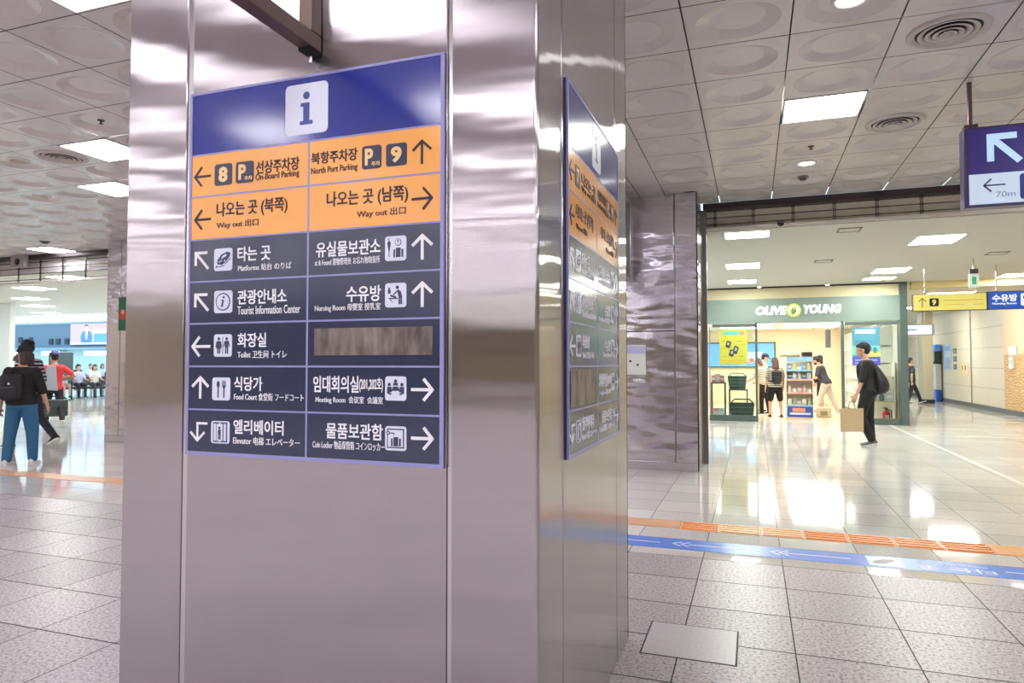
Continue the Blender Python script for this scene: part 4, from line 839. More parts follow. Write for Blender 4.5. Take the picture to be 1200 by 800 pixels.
def basket(x, y, z, s, label, w=.19):
    r = root('shopping_basket', (x, y, z), label, 'shopping basket'); m = mat('basket_green', (64, 84, 80), .45); h = .27 * s
    v = [(x + sx * w * s * q, y + sy * .14 * s * q, z + zz) for zz, q in ((.0, .82), (h, 1)) for sx, sy in ((-1, -1), (1, -1), (1, 1), (-1, 1))]
    v2 = [(x + sx * w * s * q, y + sy * .14 * s * q, z + zz) for zz, q in ((.012, .78), (h, .95)) for sx, sy in ((-1, -1), (1, -1), (1, 1), (-1, 1))]
    f = [[0, 3, 2, 1]] + [[i, (i + 1) % 4, 4 + (i + 1) % 4, 4 + i] for i in range(4)] + [[8, 9, 10, 11]] + [[8 + (i + 1) % 4, 8 + i, 12 + i, 12 + (i + 1) % 4] for i in range(4)] + [[4 + i, 4 + (i + 1) % 4, 12 + (i + 1) % 4, 12 + i] for i in range(4)]
    MB().add(v + v2, f).build('basket_body', m, r); mb = MB()
    for k in range(3): mb.box(x - w * s * .95, x + w * s * .95, y - .143 * s, y - .138 * s, z + h * (.25 + .25 * k), z + h * (.29 + .25 * k))
    mb.build('slot_band', mat('basket_slot', (120, 140, 132), .5), r)
    for k in (-1, 1): MB().tube([(x - w * s * .9, y + k * .10 * s, z + h), (x - w * s * .6, y + k * .05 * s, z + h + .06 * s), (x + w * s * .6, y + k * .05 * s, z + h + .06 * s), (x + w * s * .9, y + k * .10 * s, z + h)], .009 * s, n=8).build('handle', m, r)
basket(-.36, 17.2, .70, 1.15, 'dark green shopping basket on the stand, upper one behind the left window')
basket(-.25, 16.72, .002, 1.45, 'large dark green shopping basket on the floor behind the left window')
# right window goods
r = root('fire_extinguisher', (2.74, 16.80, 0), 'red fire extinguisher on the floor behind the right shop window', 'fire extinguisher'); x, y = 2.74, 16.80
MB().lathe((x, y, .002), [(0, 0), (.075, 0), (.08, .02), (.08, .22), (.06, .27), (.025, .29), (0, .29)], 20).build('cylinder', mat('extinguisher_red', (206, 40, 34), .3), r, smooth=True)
MB().cyl((x, y, .29), (x, y, .33), .022, n=14).build('valve', M_BLACK, r); MB().box(x - .06, x + .03, y - .012, y + .012, .325, .345).build('lever', M_BLACK, r)
MB().tube([(x + .02, y, .31), (x + .10, y, .28), (x + .105, y, .12)], .011, n=8).build('hose', M_BLACK, r); MB().rect(Fr((x - .04, y - .081, .09), (1, 0, 0), (0, 0, 1), (0, -1, 0)), 0, 0, .08, .1, 0, .004).build('paper_label', M_WHITE, r)
r = root('window_shelf', (2.72, 17.25, 0), 'pale shelf unit behind the right shop window', 'shelf unit')
for x in (2.44, 2.96): MB().box(x, x + .02, 17.1, 17.4, .002, 1.35).build('side_panel', SHW, r)
for z in (.45, .72, 1.0): MB().box(2.46, 2.96, 17.1, 17.4, z, z + .02).build('shelf', mat('shelf_straw', (226, 200, 150), .5), r)
for k, (x, z, kd, c, cn) in enumerate(((2.30, 1.02, 'box', (220, 60, 50), 'red'), (2.42, 1.02, 'box', (240, 240, 236), 'white'), (2.32, .74, 'jar', (232, 190, 120), 'amber'), (2.48, .74, 'box', (180, 200, 216), 'grey blue'), (2.3, .47, 'bottle', (110, 150, 190), 'steel blue'), (2.46, .47, 'bottle', (70, 90, 100), 'dark'), (2.6, .47, 'box', (190, 210, 226), 'ice blue'))):
    product(x + .26, 17.2, z, kd, c, '%s %s on the shelf unit behind the right shop window' % (cn, kd), 'goods behind the right window', 1.3)

# ---------------------------------------------------------------- waiting hall furniture
r = root('television', (-37.6, 29.9, 2.4), 'big lit television with a presenter in blue on the hall wall', 'television')
MB().box(-39.13, -36.0, 29.86, 29.96, 2.45, 3.77).build('bezel', mat('tv_bezel', (120, 150, 170), .4), r)
G = Fr((-39.09, 29.855, 2.49), (1, 0, 0), (0, 0, 1), (0, -1, 0)); W_ = 3.05; H_ = 1.24
MB().rect(G, 0, 0, W_, H_, -.004, 0).build('display', mat('tv_ground', (196, 176, 176), .3, em=.45), r)
mb = MB(); mb.prism([(.9, .0), (1.75, .0), (1.8, .5), (1.62, .78), (1.05, .78), (.85, .5)], G, 0, .003); mb.build('presenter_jacket', mat('tv_blue', (74, 130, 220), .3, em=.6), r)
mb = MB(); mb.prism(circ(1.33, .98, .15, 18, .19), G, 0, .004); mb.prism([(1.22, .78), (1.44, .78), (1.38, .3), (1.28, .3)], G, .003, .006); mb.build('presenter_face', mat('tv_pale', (244, 224, 220), .3, em=.7), r)
mb = MB(); mb.prism([(1.17, 1.0), (1.2, 1.15), (1.33, 1.2), (1.46, 1.15), (1.49, 1.0), (1.42, 1.08), (1.24, 1.08)], G, .004, .007); mb.build('presenter_hair', mat('tv_hair', (120, 96, 100), .3, em=.2), r)
MB().rect(G, 1.95, .12, W_, .62, 0, .003).build('caption_blue', mat('tv_caption', (90, 160, 222), .3, em=.6), r); mb = MB(); mb.rect(G, 1.85, .66, W_, .86, 0, .003); mb.rect(G, .0, .0, W_, .08, .003, .005); mb.build('caption_white', mat('tv_white', (244, 246, 250), .3, em=.8), r)
for (x, z, k) in ((-43.6, 2.62, 'first'), (-42.7, 2.60, 'second'), (-40.9, 2.50, 'third'), (-40.3, 2.50, 'fourth'), (-39.55, 2.50, 'fifth')):
    tag(MB().box(x - .17, x + .17, 29.94, 30.01, z - .0, z + .36).build('wall_hatch', mat('hatch_dark', (36, 56, 76), .4), None, bevel=.01), 'small dark square opening in the blue hall wall, %s from the left' % k, 'wall opening', 'dark openings in the blue wall')
for a, b, l in ((-41.3, -39.9, 'glowing white lettering strip under the blue wall, beside the purple cap'), (-37.7, -35.5, 'glowing white lettering strip under the television'), (-44.6, -43.3, 'glowing white strip at the far left under the blue wall')):
    r = root('shop_lettering', ((a + b) / 2, 29.6, 1.75), l, 'lit sign'); MB().box(a, b, 29.68, 29.8, 1.82, 2.06).build('box', mat('lit_lettering', (255, 255, 250), .4, em=1.4), r); MB().box(a - .1, b + .1, 29.7, 30.2, 2.06, 2.15).build('mount', MATS['blue_grey_ledge'], r)
r = root('notice_stand', (-23.7, 17.85, 0), 'dark grey upright notice board on legs in the waiting hall', 'notice board')
Fn = Fr((-24.04, 17.55, 0), (.82, .57, 0), (0, 0, 1), (.57, -.82, 0))
MB().rect(Fn, 0, .70, .78, 1.72, -.02, .02).build('board', mat('board_slate', (62, 78, 84), .4), r, bevel=.006)
for x in (.03, .75): MB().rect(Fn, x - .02, 0, x + .02, .70, -.015, .015).build('leg', M_BLACK, r); MB().rect(Fn, x - .03, 0, x + .03, .03, -.2, .2).build('foot', M_BLACK, r)
def bench(x, y, n, label, rz):
    r = root('waiting_bench', (x, y, 0), label, 'bench', rz=rz); L = n * .58
    for k in range(n):
        a = -L / 2 + k * .58
        MB().box(a + .03, a + .55, -.24, .22, .40, .44).build('seat', mat('bench_seat', (120, 122, 126), .4), r, bevel=.01, local=True); MB().box(a + .03, a + .55, -.30, -.25, .46, .82).build('backrest', MATS['bench_seat'], r, bevel=.01, local=True)
    MB().box(-L / 2, L / 2, -.06, .0, .34, .40).build('beam', M_DARKMETAL, r, local=True)
    for a in (-L / 2 + .2, L / 2 - .2): MB().box(a - .03, a + .03, -.26, .2, 0, .04).build('foot', M_DARKMETAL, r, local=True); MB().box(a - .025, a + .025, -.055, -.005, .03, .36).build('leg', M_DARKMETAL, r, local=True)
bench(-24.35, 19.3, 4, 'grey row of seats nearest in the waiting hall, partly behind the notice board', R(80 + 180))
bench(-31.6, 26.0, 5, 'grey row of seats farther back in the waiting hall', R(75 + 180))

# ---------------------------------------------------------------- people
SKIN = mat('skin_tone', (214, 164, 138), .5)
def shade(n, c, r=.75): return mat(n, c, r, noise=.08, nscale=30)
def striped(name, a, b, n):
    m = mat(name, a, .75); nt = m.node_tree; tc = nt.nodes.new('ShaderNodeTexCoord'); sp = nt.nodes.new('ShaderNodeSeparateXYZ'); nt.links.new(tc.outputs['Object'], sp.inputs[0])
    f = math_node(nt, 'FRACT', math_node(nt, 'MULTIPLY', sp.outputs[2], n)); mx = nt.nodes.new('ShaderNodeMix'); mx.data_type = 'RGBA'; mx.inputs[6].default_value = lin(a); mx.inputs[7].default_value = lin(b)
    nt.links.new(math_node(nt, 'LESS_THAN', f, .42), mx.inputs[0]); nt.links.new(mx.outputs[2], nt.nodes['Principled BSDF'].inputs['Base Color']); return m
HAIR = mat('black_hair', (18, 16, 16), .5); BRHAIR = mat('brown_hair', (92, 62, 48), .5)
def capsule(mb, a, b, ra, rb, n=12):
    a, b = Vector(a), Vector(b); d = b - a
    if d.length < 1e-5: d = Vector((0, 0, .001))
    d.normalize(); u = d.orthogonal().normalized(); w = d.cross(u); rings = []
    for t in (80, 50, 25): rings.append((a - d * ra * math.sin(R(t)), ra * math.cos(R(t))))
    for k in range(4): rings.append((a.lerp(b, k / 3), ra + (rb - ra) * k / 3))
    for t in (25, 50, 80): rings.append((b + d * rb * math.sin(R(t)), rb * math.cos(R(t))))
    loft(mb, [(c, u * r, w * r) for c, r in rings], n)
def loft(mb, rings, n=16):
    v = []; f = []
    for c, u, w in rings: v += [Vector(c) + u * math.cos(2 * math.pi * i / n) + w * math.sin(2 * math.pi * i / n) for i in range(n)]
    for j in range(len(rings) - 1):
        for i in range(n): f.append([j * n + i, j * n + (i + 1) % n, (j + 1) * n + (i + 1) % n, (j + 1) * n + i])
    f += [list(range(n))[::-1], [(len(rings) - 1) * n + i for i in range(n)]]
    mb.add(v, f)
def ell(mb, c, r, rot=None, n=14, m=10):
    rot = rot or Matrix.Identity(3); c = Vector(c); rings = []
    for k in range(1, m):
        t = math.pi * k / m - math.pi / 2; rings.append((c + rot @ Vector((0, 0, r[2] * math.sin(t))), rot @ Vector((r[0] * math.cos(t), 0, 0)), rot @ Vector((0, r[1] * math.cos(t), 0))))
    loft(mb, rings, n)
def solid(name, mb, m, parent, vox, smooth=3):
    """Merge overlapping closed shapes into one continuous skin."""
    o = mb.build(name, m, parent, local=True)
    rm = o.modifiers.new('r', 'REMESH'); rm.mode = 'VOXEL'; rm.voxel_size = vox
    if smooth: sm = o.modifiers.new('s', 'SMOOTH'); sm.iterations = smooth; sm.factor = .5
    me = bpy.data.meshes.new_from_object(o.evaluated_get(bpy.context.evaluated_depsgraph_get()))
    o.modifiers.clear(); old = o.data; o.data = me; me.name = name; bpy.data.meshes.remove(old)
    me.materials.clear(); me.materials.append(m)
    for p in me.polygons: p.use_smooth = True; p.material_index = 0
    return o
def rx(v, t): return Matrix.Rotation(t, 3, 'X') @ v

def person(label, loc, face, H, top, bottom, lean=0, bend_side=0, arms=((0, 6, 8), (0, 6, 8)), legs=((0, 0), (0, 0)), head=(0, 0), hair='short', hair_m=None, cap=None, shorts=False, sleeve=.62,
           shoe_m=None, sole_m=None, seat=None, vox=.012, female=False, group=None, wide=1.0, cap_brim=0, tail=False, long_sleeve=False, mask=None, splay=4, visor=None, stripes=None):
    """face: heading in degrees, 0 looks along +Y, 90 along -X. arms: left, right (swing, abduct, elbow); legs: left, right (swing, knee)."""
    r = root('person', loc, label, 'person', group, rz=R(face) + 1e-6)
    s = H / 1.75; q = wide; lean = R(lean)
    up = Vector((math.sin(R(bend_side)), math.sin(lean), math.cos(lean))).normalized(); fwd = rx(Vector((0, 1, 0)), -lean); X = Vector((1, 0, 0))
    # legs first, hip at origin, then drop to the floor or seat
    J = []; low = 9
    for k, (sw, kn) in enumerate(legs):
        side = -1 if k == 0 else 1; h = Vector((side * .085 * s, 0, -.02 * s))
        d1 = Vector((side * math.sin(R(splay)), math.sin(R(sw)), -math.cos(R(sw)))).normalized(); kne = h + d1 * .425 * s
        a2 = R(sw - kn); d2 = Vector((side * math.sin(R(splay)) * .3, math.sin(a2), -math.cos(a2))).normalized(); ank = kne + d2 * .40 * s
        fp = 0 if (seat is not None or abs(sw - kn) < 22) else -(sw - kn) * .62
        J.append((h, kne, ank, fp)); sole = ank.z - .085 * s - max(0, math.sin(R(fp))) * .13 * s; low = min(low, sole)
    hz = -low if seat is None else seat + .118 * s
    O = Vector((0, 0, hz)); J = [(h + O, a + O, b + O, fp) for h, a, b, fp in J]
    hip = O; P = lambda t, f=0, x=0: hip + up * t * s + fwd * f * s + X * x * s
    w = .93 if female else 1.0
    body, shirt, pants = MB(), MB(), MB()
    def torso(mb, g):
        sec = [(-.07, .125, .095, -.01), (0, .158 * (1.04 if female else 1), .112, -.012), (.10, .145 * w, .104, 0), (.20, .140 * w, .100, .005), (.32, .162 * w, .112, .01), (.41, .172 * w, .108, .0), (.465, .150 * w, .088, -.008), (.50, .085, .066, -.01)]
        loft(mb, [(P(t, f), X * (a * q + g) * s, fwd * (b * q + g) * s) for t, a, b, f in sec], 20)
    torso(body, -.006)
    capsule(body, P(.47, -.01), P(.60, .015), .058 * s, .052 * s)
    hy, hp = R(head[0]), R(head[1]); RH = Matrix.Rotation(hy, 3, 'Z') @ Matrix.Rotation(-hp - lean * .5, 3, 'X'); hc = P(.665, .03) + Vector((0, 0, 0))
    HD = lambda x, y, z: hc + RH @ Vector((x * s, y * s, z * s)); E = lambda a, b, c: (a * s, b * s, c * s)
    ell(body, HD(0, -.008, .035), E(.074, .093, .086), RH); ell(body, HD(0, .022, -.045), E(.056, .066, .068), RH); ell(body, HD(0, .062, -.085), E(.026, .024, .022), RH)
    ell(body, HD(0, .092, -.018), E(.013, .02, .024), RH, 8, 6); ell(body, HD(0, .078, .022), E(.045, .016, .012), RH, 10, 6); ell(body, HD(0, .084, -.055), E(.022, .010, .011), RH, 8, 6)
    for k in (-1, 1): ell(body, HD(k * .076, -.008, -.012), E(.012, .022, .032), RH, 8, 6)
    hands = []
    for k, (sw, ab, el) in enumerate(arms):
        side = -1 if k == 0 else 1; sh = P(.432, -.005, side * .168 * w * q)
        base = Vector((side * math.sin(R(ab)), math.sin(R(sw)) * math.cos(R(ab)), -math.cos(R(sw)) * math.cos(R(ab)))).normalized(); el_p = sh + base * .285 * s
        d2 = Vector((side * math.sin(R(ab)) * (.6 if el < 60 else -1.1), math.sin(R(sw + el)), -math.cos(R(sw + el)))).normalized(); wr = el_p + d2 * .245 * s
        capsule(body, sh, el_p, .046 * s, .037 * s); capsule(body, el_p, wr, .036 * s, .025 * s)
        # hand: palm, four curled fingers, thumb
        inn = (Vector((-side, 0, 0)) - d2 * d2.dot(Vector((-side, 0, 0)))).normalized(); lat = d2.cross(inn) * side
        if lat.dot(Vector((0, 1, 0)) + Vector((0, 0, .3))) < 0: lat = -lat
        pc = wr + d2 * .05 * s; rot = Matrix((lat, inn, d2)).transposed(); ell(body, pc, E(.040, .016, .052), rot, 12, 8)
        for i, ln in enumerate((.030, .034, .032, .025)):
            b0 = wr + d2 * .088 * s + lat * (.028 - .0185 * i) * s; b1 = b0 + (d2 * .85 + inn * .5).normalized() * ln * s; b2 = b1 + (d2 * .35 + inn * .95).normalized() * ln * .95 * s
            capsule(body, b0 - d2 * .02 * s, b1, .0092 * s, .0086 * s, 8); capsule(body, b1, b2, .0086 * s, .0075 * s, 8)
        t0 = wr + d2 * .03 * s + lat * .034 * s; t1 = t0 + (d2 * .7 + lat * .6 + inn * .3).normalized() * .036 * s; capsule(body, t0 - lat * .012 * s, t1, .012 * s, .010 * s, 8); capsule(body, t1, t1 + (d2 * .85 + inn * .5).normalized() * .028 * s, .010 * s, .0085 * s, 8)
        hands.append((wr + d2 * .10 * s + inn * .02 * s, d2, inn, sh, el_p, wr))
        e = sh + base * .285 * s * (1 if long_sleeve else sleeve + .05); capsule(shirt, sh + Vector((-side * .012, 0, .004)) * s, e, .062 * s * (q * .5 + .5), .058 * s * (q * .5 + .5))
        if long_sleeve: capsule(shirt, el_p, el_p.lerp(wr, .92), .05 * s, .042 * s)
    for h, kn, an, fp in J:
        capsule(body, h, kn, .076 * s, .054 * s); capsule(body, kn, an, .052 * s, .034 * s)
        capsule(body, kn.lerp(an, .3) - (rx(Vector((0, 1, 0)), 0) * .014 * s), kn.lerp(an, .6), .045 * s, .036 * s)
        if shorts: capsule(pants, h, h.lerp(kn, .88), .098 * s * q, .088 * s)
        else: capsule(pants, h, kn, .094 * s * q, .070 * s * q); capsule(pants, kn, kn.lerp(an, .97), .068 * s * q, .054 * s * q)
    torso(shirt, .012)
    sec = [(-.05, .150, .115, -.01), (.0, .158, .118, -.012), (.09, .145, .108, -.004)]; loft(shirt, [(P(t, f), X * (a * q + .014) * s, fwd * (b * q + .014) * s) for t, a, b, f in sec], 20)
    loft(pants, [(P(t, f), X * a * q * s, fwd * b * q * s) for t, a, b, f in ((-.12, .10, .09, -.005), (-.08, .155, .112, -.012), (0, .158, .114, -.012), (.06, .142, .104, -.006))], 20)
    solid('body', body, SKIN, r, vox); solid('trousers' if not shorts else 'shorts', pants, bottom, r, vox * 1.1); so = solid('shirt', shirt, top, r, vox * 1.1)
    # head details
    for k in (-1, 1): mb = MB(); ell(mb, HD(k * .030, .083, .008), E(.010, .006, .006), RH, 8, 6); mb.build('eye', mat('eye_dark', (36, 28, 26), .3), r, smooth=True, local=True)
    mb = MB(); ell(mb, HD(0, .092, -.058), E(.022, .005, .006), RH, 8, 6); mb.build('mouth', mat('lip_tone', (176, 104, 96), .5), r, smooth=True, local=True)
    hm = hair_m or HAIR; mb = MB()
    ell(mb, HD(0, -.024, .052), E(.084, .098, .088), RH); ell(mb, HD(0, -.050, .005), E(.078, .066, .088), RH)
    if hair == 'long':
        for x in (-.05, -.02, .02, .05): capsule(mb, HD(x, -.07, .02), HD(x * 1.25, -.088, -.20), .050 * s, .036 * s)
    if hair == 'bob':
        for x in (-.062, -.03, .03, .062): capsule(mb, HD(x, -.05, .0), HD(x * 1.12, -.05, -.11), .046 * s, .038 * s)
    if hair == 'fringe': ell(mb, HD(0, .045, .078), E(.070, .05, .035), RH)
    if tail: capsule(mb, HD(0, -.10, .02), HD(0, -.15, -.12), .035 * s, .022 * s)
    solid('hair', mb, hm, r, max(.010, vox), 2)
    if mask: mb = MB(); ell(mb, HD(0, .040, -.055), E(.060, .062, .044), RH); mb.build('face_mask', mask, r, smooth=True, local=True)
    if cap:
        RC = RH @ Matrix.Rotation(R(cap_brim), 3, 'Z'); mb = MB(); n = 18; rings = []
        for t in range(0, 85, 12): rings.append((HD(0, -.012, .055) + RH @ Vector((0, 0, .092 * s * math.sin(R(t)))), RH @ Vector((.091 * s * math.cos(R(t)), 0, 0)), RH @ Vector((0, .108 * s * math.cos(R(t)), 0))))
        loft(mb, rings, n); c = mb.build('cap', cap, r, smooth=True, local=True); mb = MB()
        g = Fr(HD(0, -.012, .058), RC @ Vector((s, 0, 0)), RC @ Vector((0, s, (-.62 if visor else -.18) * s)), RC @ Vector((0, 0, s)))
        bl = .19 if visor else .175
        mb.prism([(-.078, .05), (-.082, .10), (-.062, .15), (-.03, bl), (.03, bl), (.062, .15), (.082, .10), (.078, .05)], g, -.004, .004); mb.build('brim', visor or cap, c, local=True)
    # shoes
    for (h, kn, an, fp) in J:
        RF = Matrix.Rotation(-R(fp), 3, 'X'); A = lambda x, y, z: an + RF @ Vector((x * s, y * s, z * s)); mb = MB(); m2 = MB()
        prof = [(-.075, .020, .03), (-.06, .036, .075), (-.01, .042, .085), (.05, .043, .062), (.11, .046, .042), (.155, .038, .032), (.18, .018, .02)]
        rings = [[A(a * math.cos(t), y, -.07 + max(0, math.sin(t)) * hh * 1.0) for t in [2 * math.pi * i / 14 for i in range(14)]] for y, a, hh in prof]
        v = [p for rg in rings for p in rg]; f = [[j * 14 + i, j * 14 + (i + 1) % 14, (j + 1) * 14 + (i + 1) % 14, (j + 1) * 14 + i] for j in range(6) for i in range(14)] + [list(range(14)), [84 + i for i in range(14)]]
        mb.add(v, f); sh_ = mb.build('shoe', shoe_m or M_BLACK, r, smooth=True, local=True)
        ol = [(a * 1.06, y) for y, a, _ in prof] + [(-a * 1.06, y) for y, a, _ in prof[::-1]]
        m2.prism([(x, y) for x, y in ol], Fr(A(0, 0, -.085), RF @ Vector((s, 0, 0)), RF @ Vector((0, s, 0)), RF @ Vector((0, 0, s))), 0, .022); m2.build('sole', sole_m or M_WHITE, sh_, local=True)
    M4 = Matrix.Translation(Vector(loc)) @ Matrix.Rotation(R(face), 4, 'Z')
    return dict(root=r, hands=[tuple([M4 @ h[0]] + [M4.to_3x3() @ v for v in h[1:3]] + [M4 @ v for v in h[3:]]) for h in hands], M=M4, P=lambda t, f=0, x=0: M4 @ P(t, f, x), up=M4.to_3x3() @ up, fwd=M4.to_3x3() @ fwd, X=M4.to_3x3() @ X, s=s, q=q)

def backpack(p, label, m, m2, w=.29, h=.42, d=.14, t0=.02, shift=0, logo=None):
    """worn on the back of p; t0: height of its bottom above the hip"""
    s = p['s']; back = .100 * p['q'] + .004; O = p['P'](t0, -back - .008, shift); r = root('backpack', O, label, 'backpack'); F = Fr(O, p['X'] * s, p['up'] * s, -p['fwd'] * s)
    def rb(x0, y0, x1, y1, d0, d1, nm, mm, bev, par):
        mb = MB(); mb.rect(F, x0, y0, x1, y1, d0, d1); return mb.build(nm, mm, par, bevel=bev * s, seg=5, smooth=True)
    b = rb(-w / 2, 0, w / 2, h, 0, d, 'bag_body', m, .062, r); pk = rb(-w * .38, .03, w * .38, h * .52, d - .01, d + .035, 'front_pocket', m2, .03, r)
    mb = MB(); mb.stroke(F, (-w * .3, h * .5), (w * .3, h * .5), .008, d + .034, d + .038); mb.build('zip', mat('zip_grey', (96, 96, 98), .4), pk)
    mb = MB(); mb.tube([F(-.03, h - .01, .02), F(-.02, h + .04, .02), F(.02, h + .04, .02), F(.03, h - .01, .02)], .008 * s, n=8); mb.build('top_handle', m, r)
    if logo: mb = MB(); mb.rect(F, -.012, h * .60, .012, h * .67, d - .004, d + .004); mb.build('tag', logo, r)
    for k in (-1, 1):
        x = k * .095 - shift; pts = [p['P'](t0 + h * .92, -back + .0, x + shift), p['P'](.475, -.045, x + shift * .5), p['P'](.478, .03, x), p['P'](.40, .128 * p['q'], x * 1.05), p['P'](.25, .128 * p['q'], x * 1.2), p['P'](t0 + .08, .04, k * (.162 * p['q'] + .006)), p['P'](t0 + .05, -back, k * w * .45 + shift)]
        mb = MB()
        for a, b_ in zip(pts, pts[1:]): mb.cyl(a, b_, .017 * s, n=8)
        mb.build('strap', m2, r, smooth=True)
    return r

BLACKT = shade('black_cotton', (15, 15, 17)); BLACKP = shade('black_trouser', (16, 16, 18)); GREYT = shade('charcoal_tee', (64, 66, 74)); DENIM = shade('blue_denim', (44, 100, 138)); NAVYP = shade('navy_trouser', (34, 38, 52))
BAG = mat('black_bag', (24, 24, 29), .6); BAG2 = mat('black_bag_pocket', (32, 32, 38), .6); WSH = mat('white_sneaker', (226, 220, 214), .5); GSH = mat('grey_sneaker', (92, 88, 96), .5)

# the man in front of the shop
pm = person('person in black tee and black trousers walking left past the shop with paper bag', (1.70, 11.98, 0), 82, 1.67, BLACKT, BLACKP, lean=3, arms=((12, 7, 10), (-4, 8, 10)), legs=((15, 38), (-1, 5)), head=(0, 6), hair='fringe', shoe_m=GSH, sole_m=M_WHITE, vox=.0085, sleeve=.86, wide=1.16)
r = root('backpack', pm['P'](0, -.15, 0), 'black drawstring backpack worn by the man outside the shop', 'backpack'); mb = MB(); sm_ = pm['s']
loft(mb, [(pm['P'](t, -.105 - b * .55 + f, .02), pm['X'] * a * sm_, (pm['fwd'] * b * .62 + pm['up'] * .0) * sm_) for t, a, b, f in ((-.075, .05, .04, .0), (-.06, .13, .12, 0), (-.02, .175, .17, 0), (.06, .185, .19, 0), (.15, .17, .175, 0), (.26, .14, .13, .0), (.36, .10, .09, .01), (.43, .055, .05, .02), (.45, .03, .03, .03))], 24)
mb.build('bag_body', BAG, r, smooth=True)
for k in (-1, 1):
    mb = MB(); pts = [pm['P'](.42, -.13, .02 * k), pm['P'](.495, -.05, k * .08), pm['P'](.49, .035, k * .10), pm['P'](.40, .135, k * .11), pm['P'](.22, .13, k * .14), pm['P'](.08, .05, k * .19), pm['P'](-.02, -.12, k * .16)]
    for a, b in zip(pts, pts[1:]): mb.cyl(a, b, .011, n=8)
    mb.build('strap', BAG2, r, smooth=True)
mb = MB(); mb.cyl(pm['P'](.405, -.12, .02), pm['P'](.43, -.12, .02), .05, .04, n=16); mb.build('drawcord', BAG2, r)
hd = pm['hands'][0]; c = hd[0]
r = root('paper_bag', (c.x, c.y, c.z - .5), 'brown paper carrier bag held by the man outside the shop', 'paper bag')
kraft = mat('kraft_paper', (206, 178, 140), .7, noise=.05, nscale=20); F = Fr((c.x - .03, c.y, c.z - .12), pm['fwd'], (0, 0, 1), pm['X'])
mb = MB(); hw, hh = .165, .36
v = [F(a, b, d) for b, q in ((-hh, .97), (0, 1)) for a, d in ((-hw * q, -.045), (hw * q, -.045), (hw * q, .045), (-hw * q, .045))] + [F(a, b, d) for b in (-hh + .004, 0) for a, d in ((-hw * .98, -.042), (hw * .98, -.042), (hw * .98, .042), (-hw * .98, .042))]
mb.add(v, [[0, 3, 2, 1]] + [[i, (i + 1) % 4, 4 + (i + 1) % 4, 4 + i] for i in range(4)] + [[8, 9, 10, 11]] + [[8 + (i + 1) % 4, 8 + i, 12 + i, 12 + (i + 1) % 4] for i in range(4)] + [[4 + i, 4 + (i + 1) % 4, 12 + (i + 1) % 4, 12 + i] for i in range(4)]); mb.build('bag_body', kraft, r)
for d in (-.035, .035): MB().tube([F(-.05, -.01, d), F(-.03, .10, d * .3), F(.03, .10, d * .3), F(.05, -.01, d)], .005, n=8).build('handle', mat('kraft_cord', (120, 92, 66), .7), r)
# far corridor walker
person('person in dark clothes striding right down the corridor beside the beige column', (4.86, 25.2, 0), -75, 1.56, shade('dark_slate_tee', (48, 52, 58)), BLACKP, lean=-4, arms=((10, 8, 15), (-12, 8, 10)), legs=((30, 8), (-12, 6)), head=(0, 0), vox=.014)
# shoppers
p3 = person('person in striped tee and black shorts seen from behind at the shop rack', (.50, 17.72, 0), 12, 1.48, striped('grey_stripe_tee', (120, 116, 110), (214, 206, 192), 24), BLACKP, arms=((4, 8, 8), (10, 10, 10)), legs=((2, 3), (-2, 3)), hair='long', hair_m=BRHAIR, cap=mat('teal_cap', (40, 66, 76), .6), shorts=True, vox=.012, female=True, splay=7, wide=1.22, shoe_m=M_BLACK, head=(0, 15))
backpack(p3, 'black backpack worn by the shopper in black shorts', BAG, BAG2, .27, .36, .12, .06)
person('person with brown hair in striped top and black trousers leaning toward the shop goods', (.27, 18.75, 0), 60, 1.50, striped('beige_stripe', (150, 140, 122), (222, 212, 190), 22), BLACKP, lean=14, arms=((25, 6, 40), (20, 6, 40)), legs=((4, 4), (-3, 6)), hair='bob', hair_m=BRHAIR, vox=.014, female=True, head=(10, 20), wide=1.12)
person('person in khaki trousers at the left jamb of the shop entrance', (.20, 19.7, 0), -80, 1.62, shade('grey_beige_tee', (186, 176, 160)), shade('khaki_trouser', (198, 174, 116)), lean=8, arms=((18, 6, 20), (15, 6, 30)), legs=((3, 4), (-3, 4)), vox=.014, head=(0, 15), cap=mat('navy_cap', (40, 52, 80), .6), wide=1.15)
p7 = person('person in charcoal tee and pale grey trousers bending over a phone right of the rack', (1.72, 18.75, 0), 72, 1.58, GREYT, shade('pale_grey_trouser', (206, 198, 184)), lean=20, arms=((10, 8, 95), (5, 8, 90)), legs=((16, 8), (-16, 8)), head=(0, 28), mask=M_BLACK, shoe_m=WSH, vox=.012, wide=1.12)
r = root('crossbody_bag', p7['P'](.14, .15, 0), 'black shoulder bag in front of the person with the phone', 'bag')
F = Fr(p7['P'](.08, .16, -.05), p7['X'], p7['up'], p7['fwd']); MB().rect(F, -.13, 0, .13, .17, 0, .07).build('bag_body', BAG, r, bevel=.02, seg=3); MB().tube([p7['P'](.22, .15, -.12), p7['P'](.44, .05, -.10), p7['P'](.46, -.07, -.06)], .012, n=8).build('strap', BAG2, r)
person('person in black shorts half hidden behind the person with the phone', (1.70, 19.95, 0), 80, 1.56, shade('sand_tee', (214, 196, 168)), BLACKP, arms=((8, 5, 20), (8, 5, 20)), legs=((2, 2), (-2, 4)), shorts=True, vox=.014, female=True, hair='bob', head=(0, 12))
